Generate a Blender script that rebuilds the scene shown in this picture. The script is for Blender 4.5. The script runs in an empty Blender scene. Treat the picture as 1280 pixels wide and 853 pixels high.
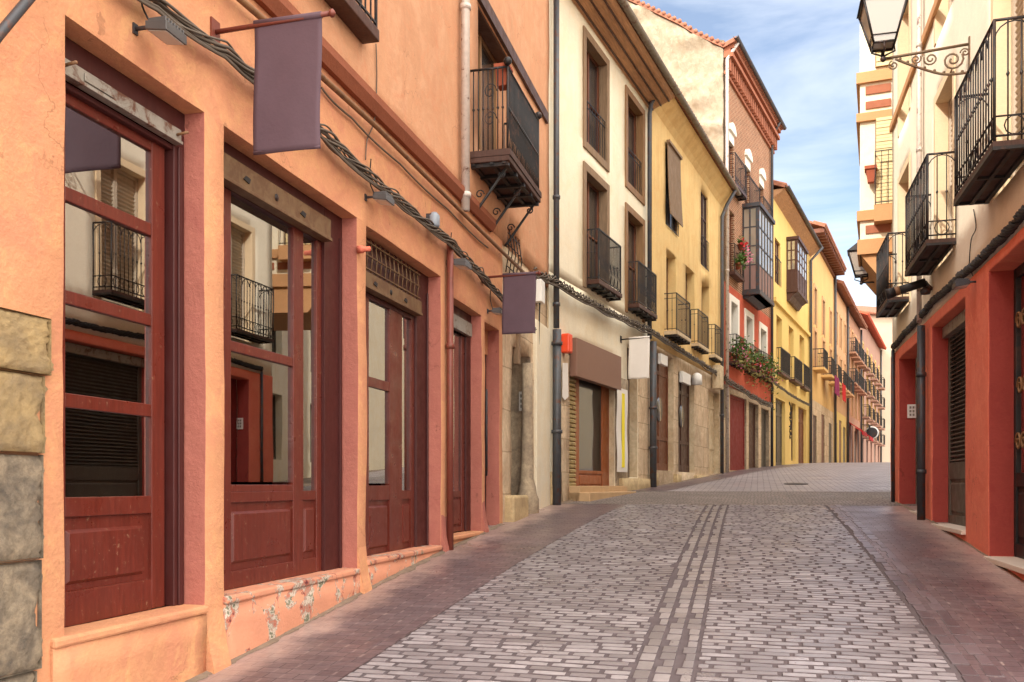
import bpy, bmesh, math, random
from mathutils import Vector, noise
R = math.radians
rnd = random.Random(7)
scene = bpy.context.scene
COL = scene.collection

# ------------------------------------------------------------------ camera, sky, sun, exposure
PXF, YAW, EYE, HORIZON = 1150.0, R(15), 1.7, 606.0
cd = bpy.data.cameras.new('camera'); cam = bpy.data.objects.new('camera', cd); COL.objects.link(cam)
cam.location = (0, 0, EYE); cam.rotation_euler = (R(90), 0, YAW)
cd.sensor_width = 36; cd.lens = 36 * PXF / 1280; cd.shift_y = (HORIZON - 426.5) / 1280
cd.clip_start = .05; cd.clip_end = 2000
scene.camera = cam

SUN_EL, SUN_AZ = 36.0, 214.0          # azimuth the sun stands at, clockwise from +Y
w = bpy.data.worlds.new('World'); scene.world = w; w.use_nodes = True
wt = w.node_tree; wt.nodes.clear()
def wn(t, **k):
    n = wt.nodes.new(t)
    for a, b in k.items(): setattr(n, a, b)
    return n
L = wt.links.new
out = wn('ShaderNodeOutputWorld'); bg = wn('ShaderNodeBackground')
sky = wn('ShaderNodeTexSky'); sky.sky_type = 'NISHITA'; sky.sun_disc = False
sky.sun_elevation = R(SUN_EL); sky.sun_rotation = R(SUN_AZ); sky.air_density = 1.0; sky.dust_density = .6; sky.ozone_density = 2.2
tc = wn('ShaderNodeTexCoord'); mp = wn('ShaderNodeMapping'); mp.inputs['Scale'].default_value = (1.0, 1.6, 4.2); mp.inputs['Rotation'].default_value = (R(8), R(14), R(20))
L(tc.outputs['Generated'], mp.inputs['Vector'])
n1 = wn('ShaderNodeTexNoise'); n1.inputs['Scale'].default_value = 1.9; n1.inputs['Detail'].default_value = 7; n1.inputs['Roughness'].default_value = .56; n1.inputs['Distortion'].default_value = .5
L(mp.outputs['Vector'], n1.inputs['Vector'])
ramp = wn('ShaderNodeValToRGB'); ramp.color_ramp.elements[0].position = .36; ramp.color_ramp.elements[1].position = .66; ramp.color_ramp.elements[0].color = (.14, .14, .14, 1)
L(n1.outputs['Fac'], ramp.inputs['Fac'])
# unseen bright cloud veil added overhead and behind the camera to brighten the walls
dot = wn('ShaderNodeVectorMath', operation='DOT_PRODUCT'); dot.inputs[1].default_value = Vector((.35, -.62, .70)).normalized()
L(tc.outputs['Generated'], dot.inputs[0])
vr = wn('ShaderNodeMapRange'); vr.interpolation_type = 'SMOOTHSTEP'
for k, v in (('From Min', .12), ('From Max', .85), ('To Min', 0.0), ('To Max', 1.0)): vr.inputs[k].default_value = v
L(dot.outputs['Value'], vr.inputs['Value'])
mx = wn('ShaderNodeMix', data_type='RGBA'); L(ramp.outputs['Color'], mx.inputs['Factor'])
L(sky.outputs['Color'], mx.inputs['A']); mx.inputs['B'].default_value = (7.0, 7.3, 7.8, 1)
mx2 = wn('ShaderNodeMix', data_type='RGBA'); L(vr.outputs['Result'], mx2.inputs['Factor'])
L(mx.outputs['Result'], mx2.inputs['A']); mx2.inputs['B'].default_value = (27.0, 25.5, 23.5, 1)
L(mx2.outputs['Result'], bg.inputs['Color']); bg.inputs['Strength'].default_value = .10
L(bg.outputs['Background'], out.inputs['Surface'])

sd = bpy.data.lights.new('sun', 'SUN'); sd.energy = 2.3; sd.angle = R(.6); sd.color = (1, .93, .82)
sun = bpy.data.objects.new('sun', sd); COL.objects.link(sun)
az, el = R(SUN_AZ), R(SUN_EL)
sv = Vector((math.sin(az) * math.cos(el), math.cos(az) * math.cos(el), math.sin(el)))
sun.rotation_euler = sv.to_track_quat('Z', 'Y').to_euler(); sun.location = (-8, -12, 20)

scene.view_settings.view_transform = 'Standard'; scene.view_settings.look = 'None'
scene.view_settings.exposure = 1.02; scene.view_settings.gamma = 1
scene.render.engine = 'CYCLES'
scene.cycles.max_bounces = 7; scene.cycles.diffuse_bounces = 5; scene.cycles.glossy_bounces = 4; scene.cycles.transparent_max_bounces = 8
scene.cycles.use_denoising = True; scene.cycles.caustics_reflective = False

# ------------------------------------------------------------------ materials
def lin(c):
    return tuple(((v / 255) / 12.92 if v <= 10 else ((v / 255 + .055) / 1.055) ** 2.4) for v in c)
MATS = {}
class NT:
    def __init__(s, name):
        s.m = bpy.data.materials.new(name); s.m.use_nodes = True; s.t = s.m.node_tree; s.t.nodes.clear()
        s.o = s.n('ShaderNodeOutputMaterial'); s.b = s.n('ShaderNodeBsdfPrincipled'); s.l(s.b.outputs[0], s.o.inputs['Surface'])
        s.tc = s.n('ShaderNodeTexCoord'); MATS[name] = s.m
    def n(s, t, **k):
        x = s.t.nodes.new(t)
        for a, b in k.items(): setattr(x, a, b)
        return x
    def l(s, a, b): s.t.links.new(a, b)
    def noise(s, scale, detail=4, rough=.55, vec=None, stretch=None, dist=0):
        x = s.n('ShaderNodeTexNoise'); x.inputs['Scale'].default_value = scale; x.inputs['Detail'].default_value = detail
        x.inputs['Roughness'].default_value = rough; x.inputs['Distortion'].default_value = dist
        v = vec or s.tc.outputs['Object']
        if stretch:
            m = s.n('ShaderNodeMapping'); m.inputs['Scale'].default_value = stretch; s.l(v, m.inputs['Vector']); v = m.outputs['Vector']
        s.l(v, x.inputs['Vector']); return x.outputs['Fac']
    def ramp(s, fac, stops):
        r = s.n('ShaderNodeValToRGB'); e = r.color_ramp.elements
        while len(e) < len(stops): e.new(.5)
        for i, (p, c) in enumerate(stops):
            e[i].position = p; e[i].color = (*c, 1) if not isinstance(c, (int, float)) else (c, c, c, 1)
        s.l(fac, r.inputs['Fac']); return r.outputs['Color']
    def mix(s, fac, a, b, mode='MIX'):
        m = s.n('ShaderNodeMix', data_type='RGBA', blend_type=mode)
        for inp, v in (('Factor', fac), ('A', a), ('B', b)):
            if hasattr(v, 'links'): s.l(v, m.inputs[inp])
            elif isinstance(v, (int, float)): m.inputs[inp].default_value = v
            else: m.inputs[inp].default_value = (*v, 1)
        return m.outputs['Result']
    def math(s, op, a, b=0.0):
        m = s.n('ShaderNodeMath', operation=op)
        for i, v in enumerate((a, b)):
            if hasattr(v, 'links'): s.l(v, m.inputs[i])
            else: m.inputs[i].default_value = v
        return m.outputs[0]
    def bump(s, h, strength=.3, dist=.01, prev=None):
        b = s.n('ShaderNodeBump'); b.inputs['Strength'].default_value = strength; b.inputs['Distance'].default_value = dist
        s.l(h, b.inputs['Height'])
        if prev: s.l(prev, b.inputs['Normal'])
        s.l(b.outputs['Normal'], s.b.inputs['Normal']); return b.outputs['Normal']
    def col(s, c):
        if hasattr(c, 'links'): s.l(c, s.b.inputs['Base Color'])
        else: s.b.inputs['Base Color'].default_value = (*c, 1)
    def set(s, **k):
        for a, v in k.items():
            i = s.b.inputs[a.replace('_', ' ')]
            if hasattr(v, 'links'): s.l(v, i)
            else: i.default_value = v
def mul(c, k): return tuple(min(1, v * k) for v in c)

def plaster(name, c, var=.16, c2=None, patch=0.0, patchcol=(.5, .42, .33), bump=.35, rough=.9, streak=0.0, streakcol=None, tone=None, chips=0):
    t = NT(name); c = lin(c)
    a = t.noise(.7, 5, .6, dist=.6)
    col = t.mix(t.ramp(a, [(.3, 0.0), (.7, 1.0)]), mul(c, 1 - var), mul(c, 1 + var * .5))
    if c2: col = t.mix(t.ramp(t.noise(1.7, 6, .65, dist=1.2), [(.46, 0.0), (.62, .75)]), col, lin(c2))
    col = t.mix(t.ramp(t.noise(9, 4, .6), [(.35, .0), (.75, .22)]), col, mul(c, .72))
    if tone: col = t.mix(t.ramp(t.noise(3.1, 7, .72, dist=1.6), [(.50, 0.0), (.66, .8)]), col, lin(tone))
    if chips:
        col = t.mix(t.ramp(t.noise(5.5, 6, .66, stretch=(1, 1, .6)), [(.70 - chips * .05, 0.0), (.715 - chips * .05, .75)]), col, mul(c, .55))
        v = t.n('ShaderNodeTexVoronoi', feature='DISTANCE_TO_EDGE'); v.inputs['Scale'].default_value = .55; va = t.n('ShaderNodeVectorMath', operation='ADD'); nz = t.n('ShaderNodeTexNoise'); nz.inputs['Scale'].default_value = 2.5; nz.inputs['Detail'].default_value = 5
        t.l(t.tc.outputs['Object'], nz.inputs['Vector']); t.l(t.tc.outputs['Object'], va.inputs[0]); t.l(nz.outputs['Color'], va.inputs[1]); t.l(va.outputs[0], v.inputs['Vector'])
        ck = t.math('MULTIPLY', t.ramp(v.outputs['Distance'], [(0.0, 1.0), (.004, 0.0)]), t.ramp(t.noise(1.1, 3), [(.5, 0.0), (.56, .7)])); col = t.mix(ck, col, mul(c, .4))
    if streak:
        col = t.mix(t.ramp(t.noise(1.4, 6, .6, stretch=(2.4, 2.4, .25), dist=.3), [(.5, 0.0), (.74, streak)]), col, lin(streakcol) if streakcol else mul(c, .5))
    if patch:
        f = t.ramp(t.noise(2.6, 8, .68, dist=.4), [(.60 - patch * .1, 0.0), (.63 - patch * .1, 1.0)])
        col = t.mix(f, col, patchcol)
    col = t.mix(t.ramp(t.noise(34, 7, .75, stretch=(1, 1, 2.2)), [(.32, .0), (.72, .34)]), col, mul(c, .66))
    col = t.mix(t.ramp(t.noise(17, 6, .7, stretch=(.6, .6, 1.6), dist=1.5), [(.5, .0), (.8, .4)]), col, mul(c, 1.22))
    t.col(col); t.set(Roughness=rough, Specular_IOR_Level=.25)
    n = t.bump(t.noise(5, 3, .5), bump * .8, .03)
    t.bump(t.noise(38, 6, .7), bump, .012, n)
    return t.m
def wood(name, c, rough=.45, grain=.25, bump=.15, axis='z', dirty=.0):
    t = NT(name); c = lin(c); st = (14, 14, 1.2) if axis == 'z' else (1.2, 14, 14)
    g = t.noise(3, 6, .6, stretch=st)
    col = t.mix(t.ramp(g, [(.3, 0.0), (.7, 1.0)]), mul(c, 1 - grain), mul(c, 1 + grain * .5))
    col = t.mix(t.ramp(t.noise(2.2, 5, .6), [(.45, 0.0), (.8, .35)]), col, mul(c, .6))
    if dirty: col = t.mix(t.ramp(t.noise(30, 4, .7), [(.62, 0.0), (.72, dirty)]), col, lin((170, 140, 110)))
    t.col(col); t.set(Roughness=t.ramp(t.noise(6, 4), [(.3, rough - .1), (.7, rough + .15)]), Specular_IOR_Level=.4); t.bump(g, bump, .006); return t.m
def metal(name, c, rough=.5, met=.0, rust=0.0, rustcol=(95, 55, 35)):
    t = NT(name); c = lin(c)
    col = t.mix(t.ramp(t.noise(11, 5, .65), [(.4, 0.0), (.7, .5)]), c, mul(c, .62))
    if rust: col = t.mix(t.ramp(t.noise(7, 7, .7, dist=.5), [(.56 - rust * .15, 0.0), (.66 - rust * .1, .9)]), col, lin(rustcol))
    t.col(col); t.set(Roughness=rough, Metallic=met); t.bump(t.noise(60, 4), .12, .004); return t.m
def stone(name, c, c2, scale=2.2, bump=.7, joint=False, jw=.42, jh=.34):
    t = NT(name); c = lin(c); c2 = lin(c2)
    a = t.noise(scale, 7, .68, dist=.7)
    col = t.mix(t.ramp(a, [(.36, 0.0), (.64, 1.0)]), c, c2)
    col = t.mix(t.ramp(t.noise(scale * 5, 5, .7), [(.4, 0.0), (.75, .55)]), col, mul(c, .45))
    h = t.noise(scale * 11, 9, .8)
    if joint:
        sep = t.n('ShaderNodeSeparateXYZ'); t.l(t.tc.outputs['Object'], sep.inputs[0]); cb = t.n('ShaderNodeCombineXYZ')
        wob = t.noise(2.0, 3)
        t.l(t.math('ADD', t.math('ADD', sep.outputs[0], sep.outputs[1]), t.math('MULTIPLY', wob, .08)), cb.inputs[0]); t.l(t.math('ADD', sep.outputs[2], t.math('MULTIPLY', wob, .06)), cb.inputs[1])
        br = t.n('ShaderNodeTexBrick'); t.l(cb.outputs[0], br.inputs['Vector'])
        for k, v in (('Scale', 1.0), ('Mortar Size', .012), ('Mortar Smooth', .4), ('Brick Width', jw), ('Row Height', jh)): br.inputs[k].default_value = v
        br.inputs['Color1'].default_value = (.88, .87, .86, 1); br.inputs['Color2'].default_value = (1.08, 1.05, 1.02, 1); br.inputs['Mortar'].default_value = (.66, .62, .58, 1)
        col = t.mix(1.0, col, br.outputs['Color'], 'MULTIPLY')
        n = t.bump(br.outputs['Fac'], -.6, .02); t.bump(h, bump, .02, n)
    else: t.bump(h, bump, .018)
    t.col(col); t.set(Roughness=.9, Specular_IOR_Level=.2); return t.m
def brickwall(name, c1, c2, mort, bw=.24, rh=.065, ms=.011):
    t = NT(name)
    sep = t.n('ShaderNodeSeparateXYZ'); t.l(t.tc.outputs['Object'], sep.inputs[0]); cb = t.n('ShaderNodeCombineXYZ')
    t.l(t.math('ADD', sep.outputs[0], sep.outputs[1]), cb.inputs[0]); t.l(sep.outputs[2], cb.inputs[1])
    br = t.n('ShaderNodeTexBrick'); t.l(cb.outputs[0], br.inputs['Vector'])
    for k, v in (('Scale', 1.0), ('Mortar Size', ms), ('Mortar Smooth', .3), ('Brick Width', bw), ('Row Height', rh), ('Bias', -.1)): br.inputs[k].default_value = v
    br.inputs['Color1'].default_value = (*lin(c1), 1); br.inputs['Color2'].default_value = (*lin(c2), 1); br.inputs['Mortar'].default_value = (*lin(mort), 1)
    col = t.mix(t.ramp(t.noise(1.5, 6, .65), [(.4, 0.0), (.75, .4)]), br.outputs['Color'], mul(lin(c1), .5))
    t.col(col); t.set(Roughness=.88, Specular_IOR_Level=.2); n = t.bump(br.outputs['Fac'], -.5, .008); t.bump(t.noise(40, 5), .25, .006, n); return t.m
def glass_dark(name, refl=.35, base=(.012, .012, .014)):
    t = NT(name); t.col(base); t.set(Roughness=.4, Specular_IOR_Level=.2)
    g = t.n('ShaderNodeBsdfGlossy'); g.inputs['Roughness'].default_value = .012; g.inputs['Color'].default_value = (.95, .97, 1, 1)
    bp = t.n('ShaderNodeBump'); bp.inputs['Strength'].default_value = .05; bp.inputs['Distance'].default_value = .01; t.l(t.noise(2.2, 2), bp.inputs['Height']); t.l(bp.outputs[0], g.inputs['Normal'])
    m = t.n('ShaderNodeMixShader'); lw = t.n('ShaderNodeFresnel'); lw.inputs['IOR'].default_value = 1.6
    t.l(t.math('MAXIMUM', lw.outputs[0], refl), m.inputs[0]); t.l(t.b.outputs[0], m.inputs[1]); t.l(g.outputs[0], m.inputs[2]); t.l(m.outputs[0], t.o.inputs['Surface']); return t.m
def glass_clear(name, refl=.4):
    t = NT(name); tr = t.n('ShaderNodeBsdfTransparent'); tr.inputs['Color'].default_value = (.8, .82, .82, 1)
    g = t.n('ShaderNodeBsdfGlossy'); g.inputs['Roughness'].default_value = .008; g.inputs['Color'].default_value = (1, 1, 1, 1)
    bp = t.n('ShaderNodeBump'); bp.inputs['Strength'].default_value = .04; bp.inputs['Distance'].default_value = .01; t.l(t.noise(1.6, 1), bp.inputs['Height']); t.l(bp.outputs[0], g.inputs['Normal'])
    m = t.n('ShaderNodeMixShader'); fr = t.n('ShaderNodeFresnel'); fr.inputs['IOR'].default_value = 1.5
    t.l(t.math('MAXIMUM', fr.outputs[0], refl), m.inputs[0]); t.l(tr.outputs[0], m.inputs[1]); t.l(g.outputs[0], m.inputs[2]); t.l(m.outputs[0], t.o.inputs['Surface']); return t.m
def tiles(name, c=(150, 85, 60)):
    t = NT(name); c = lin(c)
    wv = t.n('ShaderNodeTexWave'); wv.wave_type = 'BANDS'; wv.bands_direction = 'X'; wv.inputs['Scale'].default_value = 1.6; t.l(t.tc.outputs['Object'], wv.inputs['Vector'])
    t.col(t.mix(t.ramp(t.noise(6, 6, .7), [(.3, 0.0), (.7, 1.0)]), mul(c, .6), mul(c, 1.25))); t.set(Roughness=.9); t.bump(wv.outputs['Fac'], .8, .08); return t.m
def paving(name, kind):
    t = NT(name); ob = t.tc.outputs['Object']
    va = t.n('ShaderNodeVectorMath', operation='ADD'); nz = t.n('ShaderNodeTexNoise'); nz.inputs['Scale'].default_value = 3.5; nz.inputs['Detail'].default_value = 3
    sc_ = t.n('ShaderNodeVectorMath', operation='SCALE'); sc_.inputs['Scale'].default_value = {'sett': .05, 'channel': .05, 'walk': .012, 'cobble': .16, 'far': .05}[kind]
    t.l(ob, nz.inputs['Vector']); t.l(nz.outputs['Color'], sc_.inputs[0]); t.l(ob, va.inputs[0]); t.l(sc_.outputs[0], va.inputs[1])
    br = t.n('ShaderNodeTexBrick'); t.l(va.outputs[0], br.inputs['Vector'])
    P = {'sett': (.235, .118, .0125, .25, (168, 156, 156), (128, 117, 119), (52, 44, 44)),
         'channel': (.172, .19, .016, .25, (160, 147, 144), (132, 120, 118), (48, 40, 40)),
         'walk': (.21, .105, .004, .2, (108, 92, 94), (90, 75, 78), (72, 60, 62)),
         'cobble': (.13, .10, .015, .3, (146, 132, 124), (104, 93, 88), (62, 54, 50)),
         'far': (.30, .20, .014, .3, (166, 156, 157), (134, 125, 128), (78, 70, 72))}[kind]
    for k, v in zip(('Brick Width', 'Row Height', 'Mortar Size', 'Mortar Smooth'), P): br.inputs[k].default_value = v
    br.inputs['Scale'].default_value = 1; br.inputs['Bias'].default_value = 0
    if kind == 'channel': br.offset = 0.0; br.offset_frequency = 1
    br.inputs['Color1'].default_value = (*lin(P[4]), 1); br.inputs['Color2'].default_value = (*lin(P[5]), 1); br.inputs['Mortar'].default_value = (*lin(P[6]), 1)
    col = br.outputs['Color']
    if kind == 'walk':      # pale mortar shows in the short head joints of the bricks; a dusty worn margin runs along the house fronts
        sep = t.n('ShaderNodeSeparateXYZ'); t.l(va.outputs[0], sep.inputs[0]); X, Y = sep.outputs[0], sep.outputs[1]
        row = t.math('FLOOR', t.math('DIVIDE', Y, .105)); par = t.math('MODULO', t.math('ABSOLUTE', row), 2.0)
        fx = t.math('FRACT', t.math('ADD', t.math('DIVIDE', X, .21), t.math('ADD', t.math('MULTIPLY', par, .5), 50.0))); fy = t.math('FRACT', t.math('ADD', t.math('DIVIDE', Y, .105), 500.0))
        dash = t.math('MULTIPLY', t.math('LESS_THAN', fx, .075), t.math('LESS_THAN', t.math('ABSOLUTE', t.math('SUBTRACT', fy, .5)), .36))
        col = t.mix(t.math('MULTIPLY', dash, t.ramp(t.noise(6, 3), [(.40, .0), (.62, .7)])), col, lin((164, 146, 140)))
        so = t.n('ShaderNodeSeparateXYZ'); t.l(ob, so.inputs[0]); wob = t.math('MULTIPLY', t.noise(2.6, 6, .65), .9)
        edge = t.math('MAXIMUM', t.math('SUBTRACT', -2.62, t.math('ADD', so.outputs[0], wob)), t.math('SUBTRACT', t.math('SUBTRACT', so.outputs[0], wob), 1.38))
        col = t.mix(t.ramp(edge, [(.0, 0.0), (.28, .75)]), col, lin((176, 150, 140)))
        col = t.mix(t.ramp(t.noise(1.1, 5, .6, stretch=(1, .35, 1)), [(.52, 0.0), (.72, .4)]), col, lin((142, 116, 110)))
    col = t.mix(t.ramp(t.noise(.9, 6, .65, dist=.8), [(.38, 0.0), (.72, .5)]), col, mul(lin(P[5]), .62))
    col = t.mix(t.ramp(t.noise(26, 4, .7), [(.45, 0.0), (.8, .4)]), col, mul(lin(P[4]), 1.25))
    col = t.mix(t.ramp(t.noise(4, 7, .75, dist=1), [(.66, 0.0), (.72, .55)]), col, mul(lin(P[5]), .35))
    t.col(col)
    rg = {'sett': .42, 'channel': .45, 'walk': .36, 'cobble': .6, 'far': .40}[kind]
    r = t.ramp(t.noise(1.3, 5, .6), [(.3, rg - .10), (.7, rg + .14)])
    t.set(Roughness=t.math('ADD', r, t.math('MULTIPLY', br.outputs['Fac'], .35)), Specular_IOR_Level=.5)
    n = t.bump(br.outputs['Fac'], -{'sett': .9, 'channel': .9, 'walk': .25, 'cobble': 1.0, 'far': .4}[kind], {'sett': .014, 'channel': .016, 'walk': .004, 'cobble': .02, 'far': .008}[kind])
    n = t.bump(t.noise(7, 3), .5, .02, n); t.bump(t.noise(70, 5, .7), .22, .004, n); return t.m
def plain(name, c, rough=.6, spec=.4, var=.12, bump=.08):
    t = NT(name); c = lin(c); t.col(t.mix(t.noise(8, 5, .6), mul(c, 1 - var), mul(c, 1 + var))); t.set(Roughness=rough, Specular_IOR_Level=spec); t.bump(t.noise(45, 4), bump, .005); return t.m

ORANGE = plaster('orange_plaster', (206, 146, 108), .17, (196, 130, 102), bump=.62, tone=(212, 160, 112), chips=1)
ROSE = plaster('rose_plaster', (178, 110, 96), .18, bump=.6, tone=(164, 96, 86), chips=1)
ORANGEUP = plaster('upper_orange_plaster', (204, 152, 116), .16, (212, 164, 130), bump=.5, tone=(204, 142, 106), chips=.6, streak=.3, streakcol=(186, 122, 92))
def peeling():
    t = NT('peeling_plaster'); c = lin((202, 138, 108))
    col = t.mix(t.ramp(t.noise(2, 5), [(.3, 0.0), (.7, 1.0)]), mul(c, .82), mul(c, 1.05))
    sep = t.n('ShaderNodeSeparateXYZ'); t.l(t.tc.outputs['Object'], sep.inputs[0])
    m = t.ramp(t.noise(3.2, 7, .7, dist=.7), [(.525, 0.0), (.54, 1.0)])
    fl = t.ramp(t.noise(10, 6, .7), [(.36, lin((95, 40, 42))), (.44, lin((176, 106, 84))), (.50, lin((140, 122, 108))), (.55, lin((198, 182, 166))), (.60, lin((104, 104, 84)))])
    col = t.mix(m, col, fl); t.col(col); t.set(Roughness=.92); n = t.bump(m, -.6, .012); t.bump(t.noise(40, 6), .4, .012, n); return t.m
PEEL = peeling()
MAROON = wood('maroon_paint', (96, 38, 28), .34, .25, .18, dirty=.35)
DARKMAROON = wood('dark_maroon_paint', (66, 27, 25), .45, .12, .1)
RUSTY = metal('rusty_shutter_box', (116, 90, 62), .6, .2, .8, (96, 66, 42))
GREYSTEEL = metal('grey_shutter_steel', (150, 144, 134), .5, .3, .25)
IRON = metal('black_iron', (34, 32, 33), .5, .3, .25, (70, 48, 40))
IRONGREY = metal('grey_iron', (62, 62, 66), .5, .3, .2)
GUTTER = metal('weathered_gutter', (128, 118, 104), .6, .2, .2)
PIPEDARK = metal('dark_pipe', (74, 76, 80), .5, .2, .15)
PIPEPALE = metal('pale_pipe', (200, 188, 178), .5, .1, .1)
PIPEBROWN = metal('brown_pipe', (118, 58, 46), .5, .1, .2)
CONDUIT = metal('brown_conduit', (128, 90, 58), .6, .0, .4, (90, 60, 40))
CABLE = plain('cable_rubber', (92, 82, 72), .7, .3, .35)
CABLEBLACK = plain('black_rubber', (34, 30, 30), .6, .4, .3)
CREAM = plaster('cream_plaster', (236, 226, 202), .08, (232, 216, 184), bump=.25, streak=.18, streakcol=(200, 178, 140))
YELLOW = plaster('yellow_plaster', (232, 198, 136), .12, (222, 180, 118), bump=.3, streak=.5, streakcol=(190, 140, 82))
YELLOWTWO = plaster('lemon_plaster', (232, 200, 124), .1, bump=.2, streak=.2, streakcol=(206, 168, 96))
OCHRE = plaster('ochre_plaster', (224, 184, 122), .12, bump=.2, streak=.3, streakcol=(180, 132, 84))
PINKISH = plaster('apricot_plaster', (214, 170, 128), .12, bump=.2, streak=.3, streakcol=(170, 122, 88))
SALMON = plaster('salmon_plaster', (188, 142, 116), .14, bump=.2, streak=.3, streakcol=(140, 98, 80))
PALEPINK = plaster('pale_pink_plaster', (172, 134, 116), .14, bump=.2, streak=.3, streakcol=(130, 96, 84))
PALE = plaster('pale_plaster', (186, 168, 146), .08, bump=.1)
REDPL = plaster('brick_red_plaster', (190, 88, 64), .14, (202, 104, 78), bump=.25)
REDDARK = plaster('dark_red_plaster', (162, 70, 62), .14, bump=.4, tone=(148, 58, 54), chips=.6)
TERRACOTTA = plaster('terracotta_plaster', (226, 124, 100), .14, (214, 108, 84), bump=.4, tone=(230, 136, 106), chips=.8)
WHITEWALL = plaster('limewashed_plaster', (166, 152, 130), .18, (146, 128, 102), bump=1.0, tone=(180, 168, 148), patch=.35, patchcol=(.42, .34, .24))
WARMCREAM = plaster('warm_cream_plaster', (242, 232, 210), .08, bump=.15)
TAN = plaster('tan_plaster', (196, 148, 104), .08, bump=.15)
PALEGREY = wood('pale_grey_shutter_paint', (196, 182, 162), .6, .1, .1)
WARMTAN = plaster('pale_tan_trim', (228, 204, 168), .08, bump=.15)
WHITETRIM = plaster('white_trim', (236, 230, 218), .08, bump=.15)
BRICK = brickwall('red_brick', (146, 92, 66), (108, 64, 48), (186, 156, 126), .26, .08, .016)
BRICKTRIM = plain('brick_trim', (156, 98, 74), .85, .2, .25, .3)
STONE = stone('sandstone', (204, 180, 138), (170, 146, 112), 3.2)
STONEGREY = stone('weathered_stone', (142, 126, 108), (190, 170, 142), 3.4)
STONEBLOCK = stone('pier_stone', (224, 204, 174), (192, 166, 138), 2.6, .6, True, .9, .62)
STONEDARK = stone('sooty_stone', (98, 90, 82), (158, 142, 120), 4.2, .8)
STONEWORN = stone('worn_sandstone', (178, 152, 108), (140, 122, 96), 4.0, .8)
STONEPALE = stone('pale_stone', (218, 200, 168), (190, 164, 130), 2.0, .5)
BROWNWOOD = wood('brown_wood', (112, 62, 36), .5, .3, .3, dirty=.2)
DARKWOOD = wood('dark_brown_wood', (74, 42, 30), .5, .3, .3)
EAVEWOOD = wood('eave_wood', (186, 140, 100), .6, .35, .4, axis='x')
GREYWOOD = wood('weathered_wood', (136, 110, 84), .7, .3, .4)
GREYBROWN = wood('grey_brown_paint', (86, 78, 68), .5, .15, .15)
TANWOOD = wood('tan_window_wood', (140, 104, 68), .55, .3, .2)
GLASS = glass_clear('shop_glass', .47)
DARKGLASS = glass_dark('dark_window_glass', .30)
DIMGLASS = glass_dark('dim_window_glass', .14, (.05, .04, .03))
SHOWGLASS = glass_dark('shop_display_glass', .05, (.014, .011, .009))
TILES = tiles('roof_tile', (158, 104, 80))
SETT, CHANNEL, WALK, COBBLE, FARPAVE = (paving('granite_setts', 'sett'), paving('channel_setts', 'channel'), paving('dark_brick_paving', 'walk'), paving('cross_cobbles', 'cobble'), paving('far_setts', 'far'))
EARTH = plain('bare_ground', (128, 112, 98), .9, .2)
BANNERCLOTH = plain('plum_banner_cloth', (88, 69, 77), .75, .25, .12, .25)
WHITECLOTH = plain('white_banner_cloth', (226, 220, 212), .8, .2, .05)
YELLOWCLOTH = plain('yellow_print', (236, 218, 60), .8, .2, .05)
ORANGEPLASTIC = plain('orange_red_plastic', (226, 74, 36), .4, .5)
BROWNSIGN = plain('brown_sign_panel', (128, 94, 78), .55, .4, .06)
ALU = metal('lamp_aluminium', (92, 90, 90), .4, .4)
LENS = plain('lamp_lens', (196, 196, 190), .2, .6)
CLAY = plain('clay_pot', (156, 82, 58), .8, .3)
LEAF = plain('leaf_green', (72, 98, 38), .6, .3, .5)
LEAFDRY = plain('leaf_olive', (120, 112, 60), .7, .3, .5)
PETAL = plain('pink_petal', (214, 120, 150), .7, .3, .3)
PETALRED = plain('red_petal', (196, 36, 40), .7, .3, .3)
MARBLE = plain('pale_marble_sill', (206, 192, 178), .5, .4)
SHUTTERTAN = metal('tan_roller_shutter', (176, 154, 104), .55, .1, .1)
TILESTEP = plain('ochre_step_tile', (186, 154, 116), .7, .3, .2)
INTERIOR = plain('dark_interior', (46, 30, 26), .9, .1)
CURTAIN = plain('rose_curtain', (148, 92, 84), .9, .1)
REDAWN = plain('red_awning_cloth', (186, 36, 40), .8, .2)
PURPLE = plain('purple_cloth', (132, 40, 84), .8, .2)
WHITEPAINT = plain('white_enamel', (230, 228, 222), .5, .4, .05)
BLACKPAINT = plain('black_spray_paint', (22, 20, 22), .6, .3)
LANTERNGLASS = glass_dark('lantern_glass', .12, (.34, .29, .23))
SOFFITBROWN = wood('balcony_soffit', (78, 54, 46), .7, .3, .3)
LACQUERRED = wood('red_lacquer', (124, 36, 30), .75, .15, .1)
BLINDMAT = plain('cream_slat_blind', (214, 196, 150), .7, .3, .1)

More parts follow.
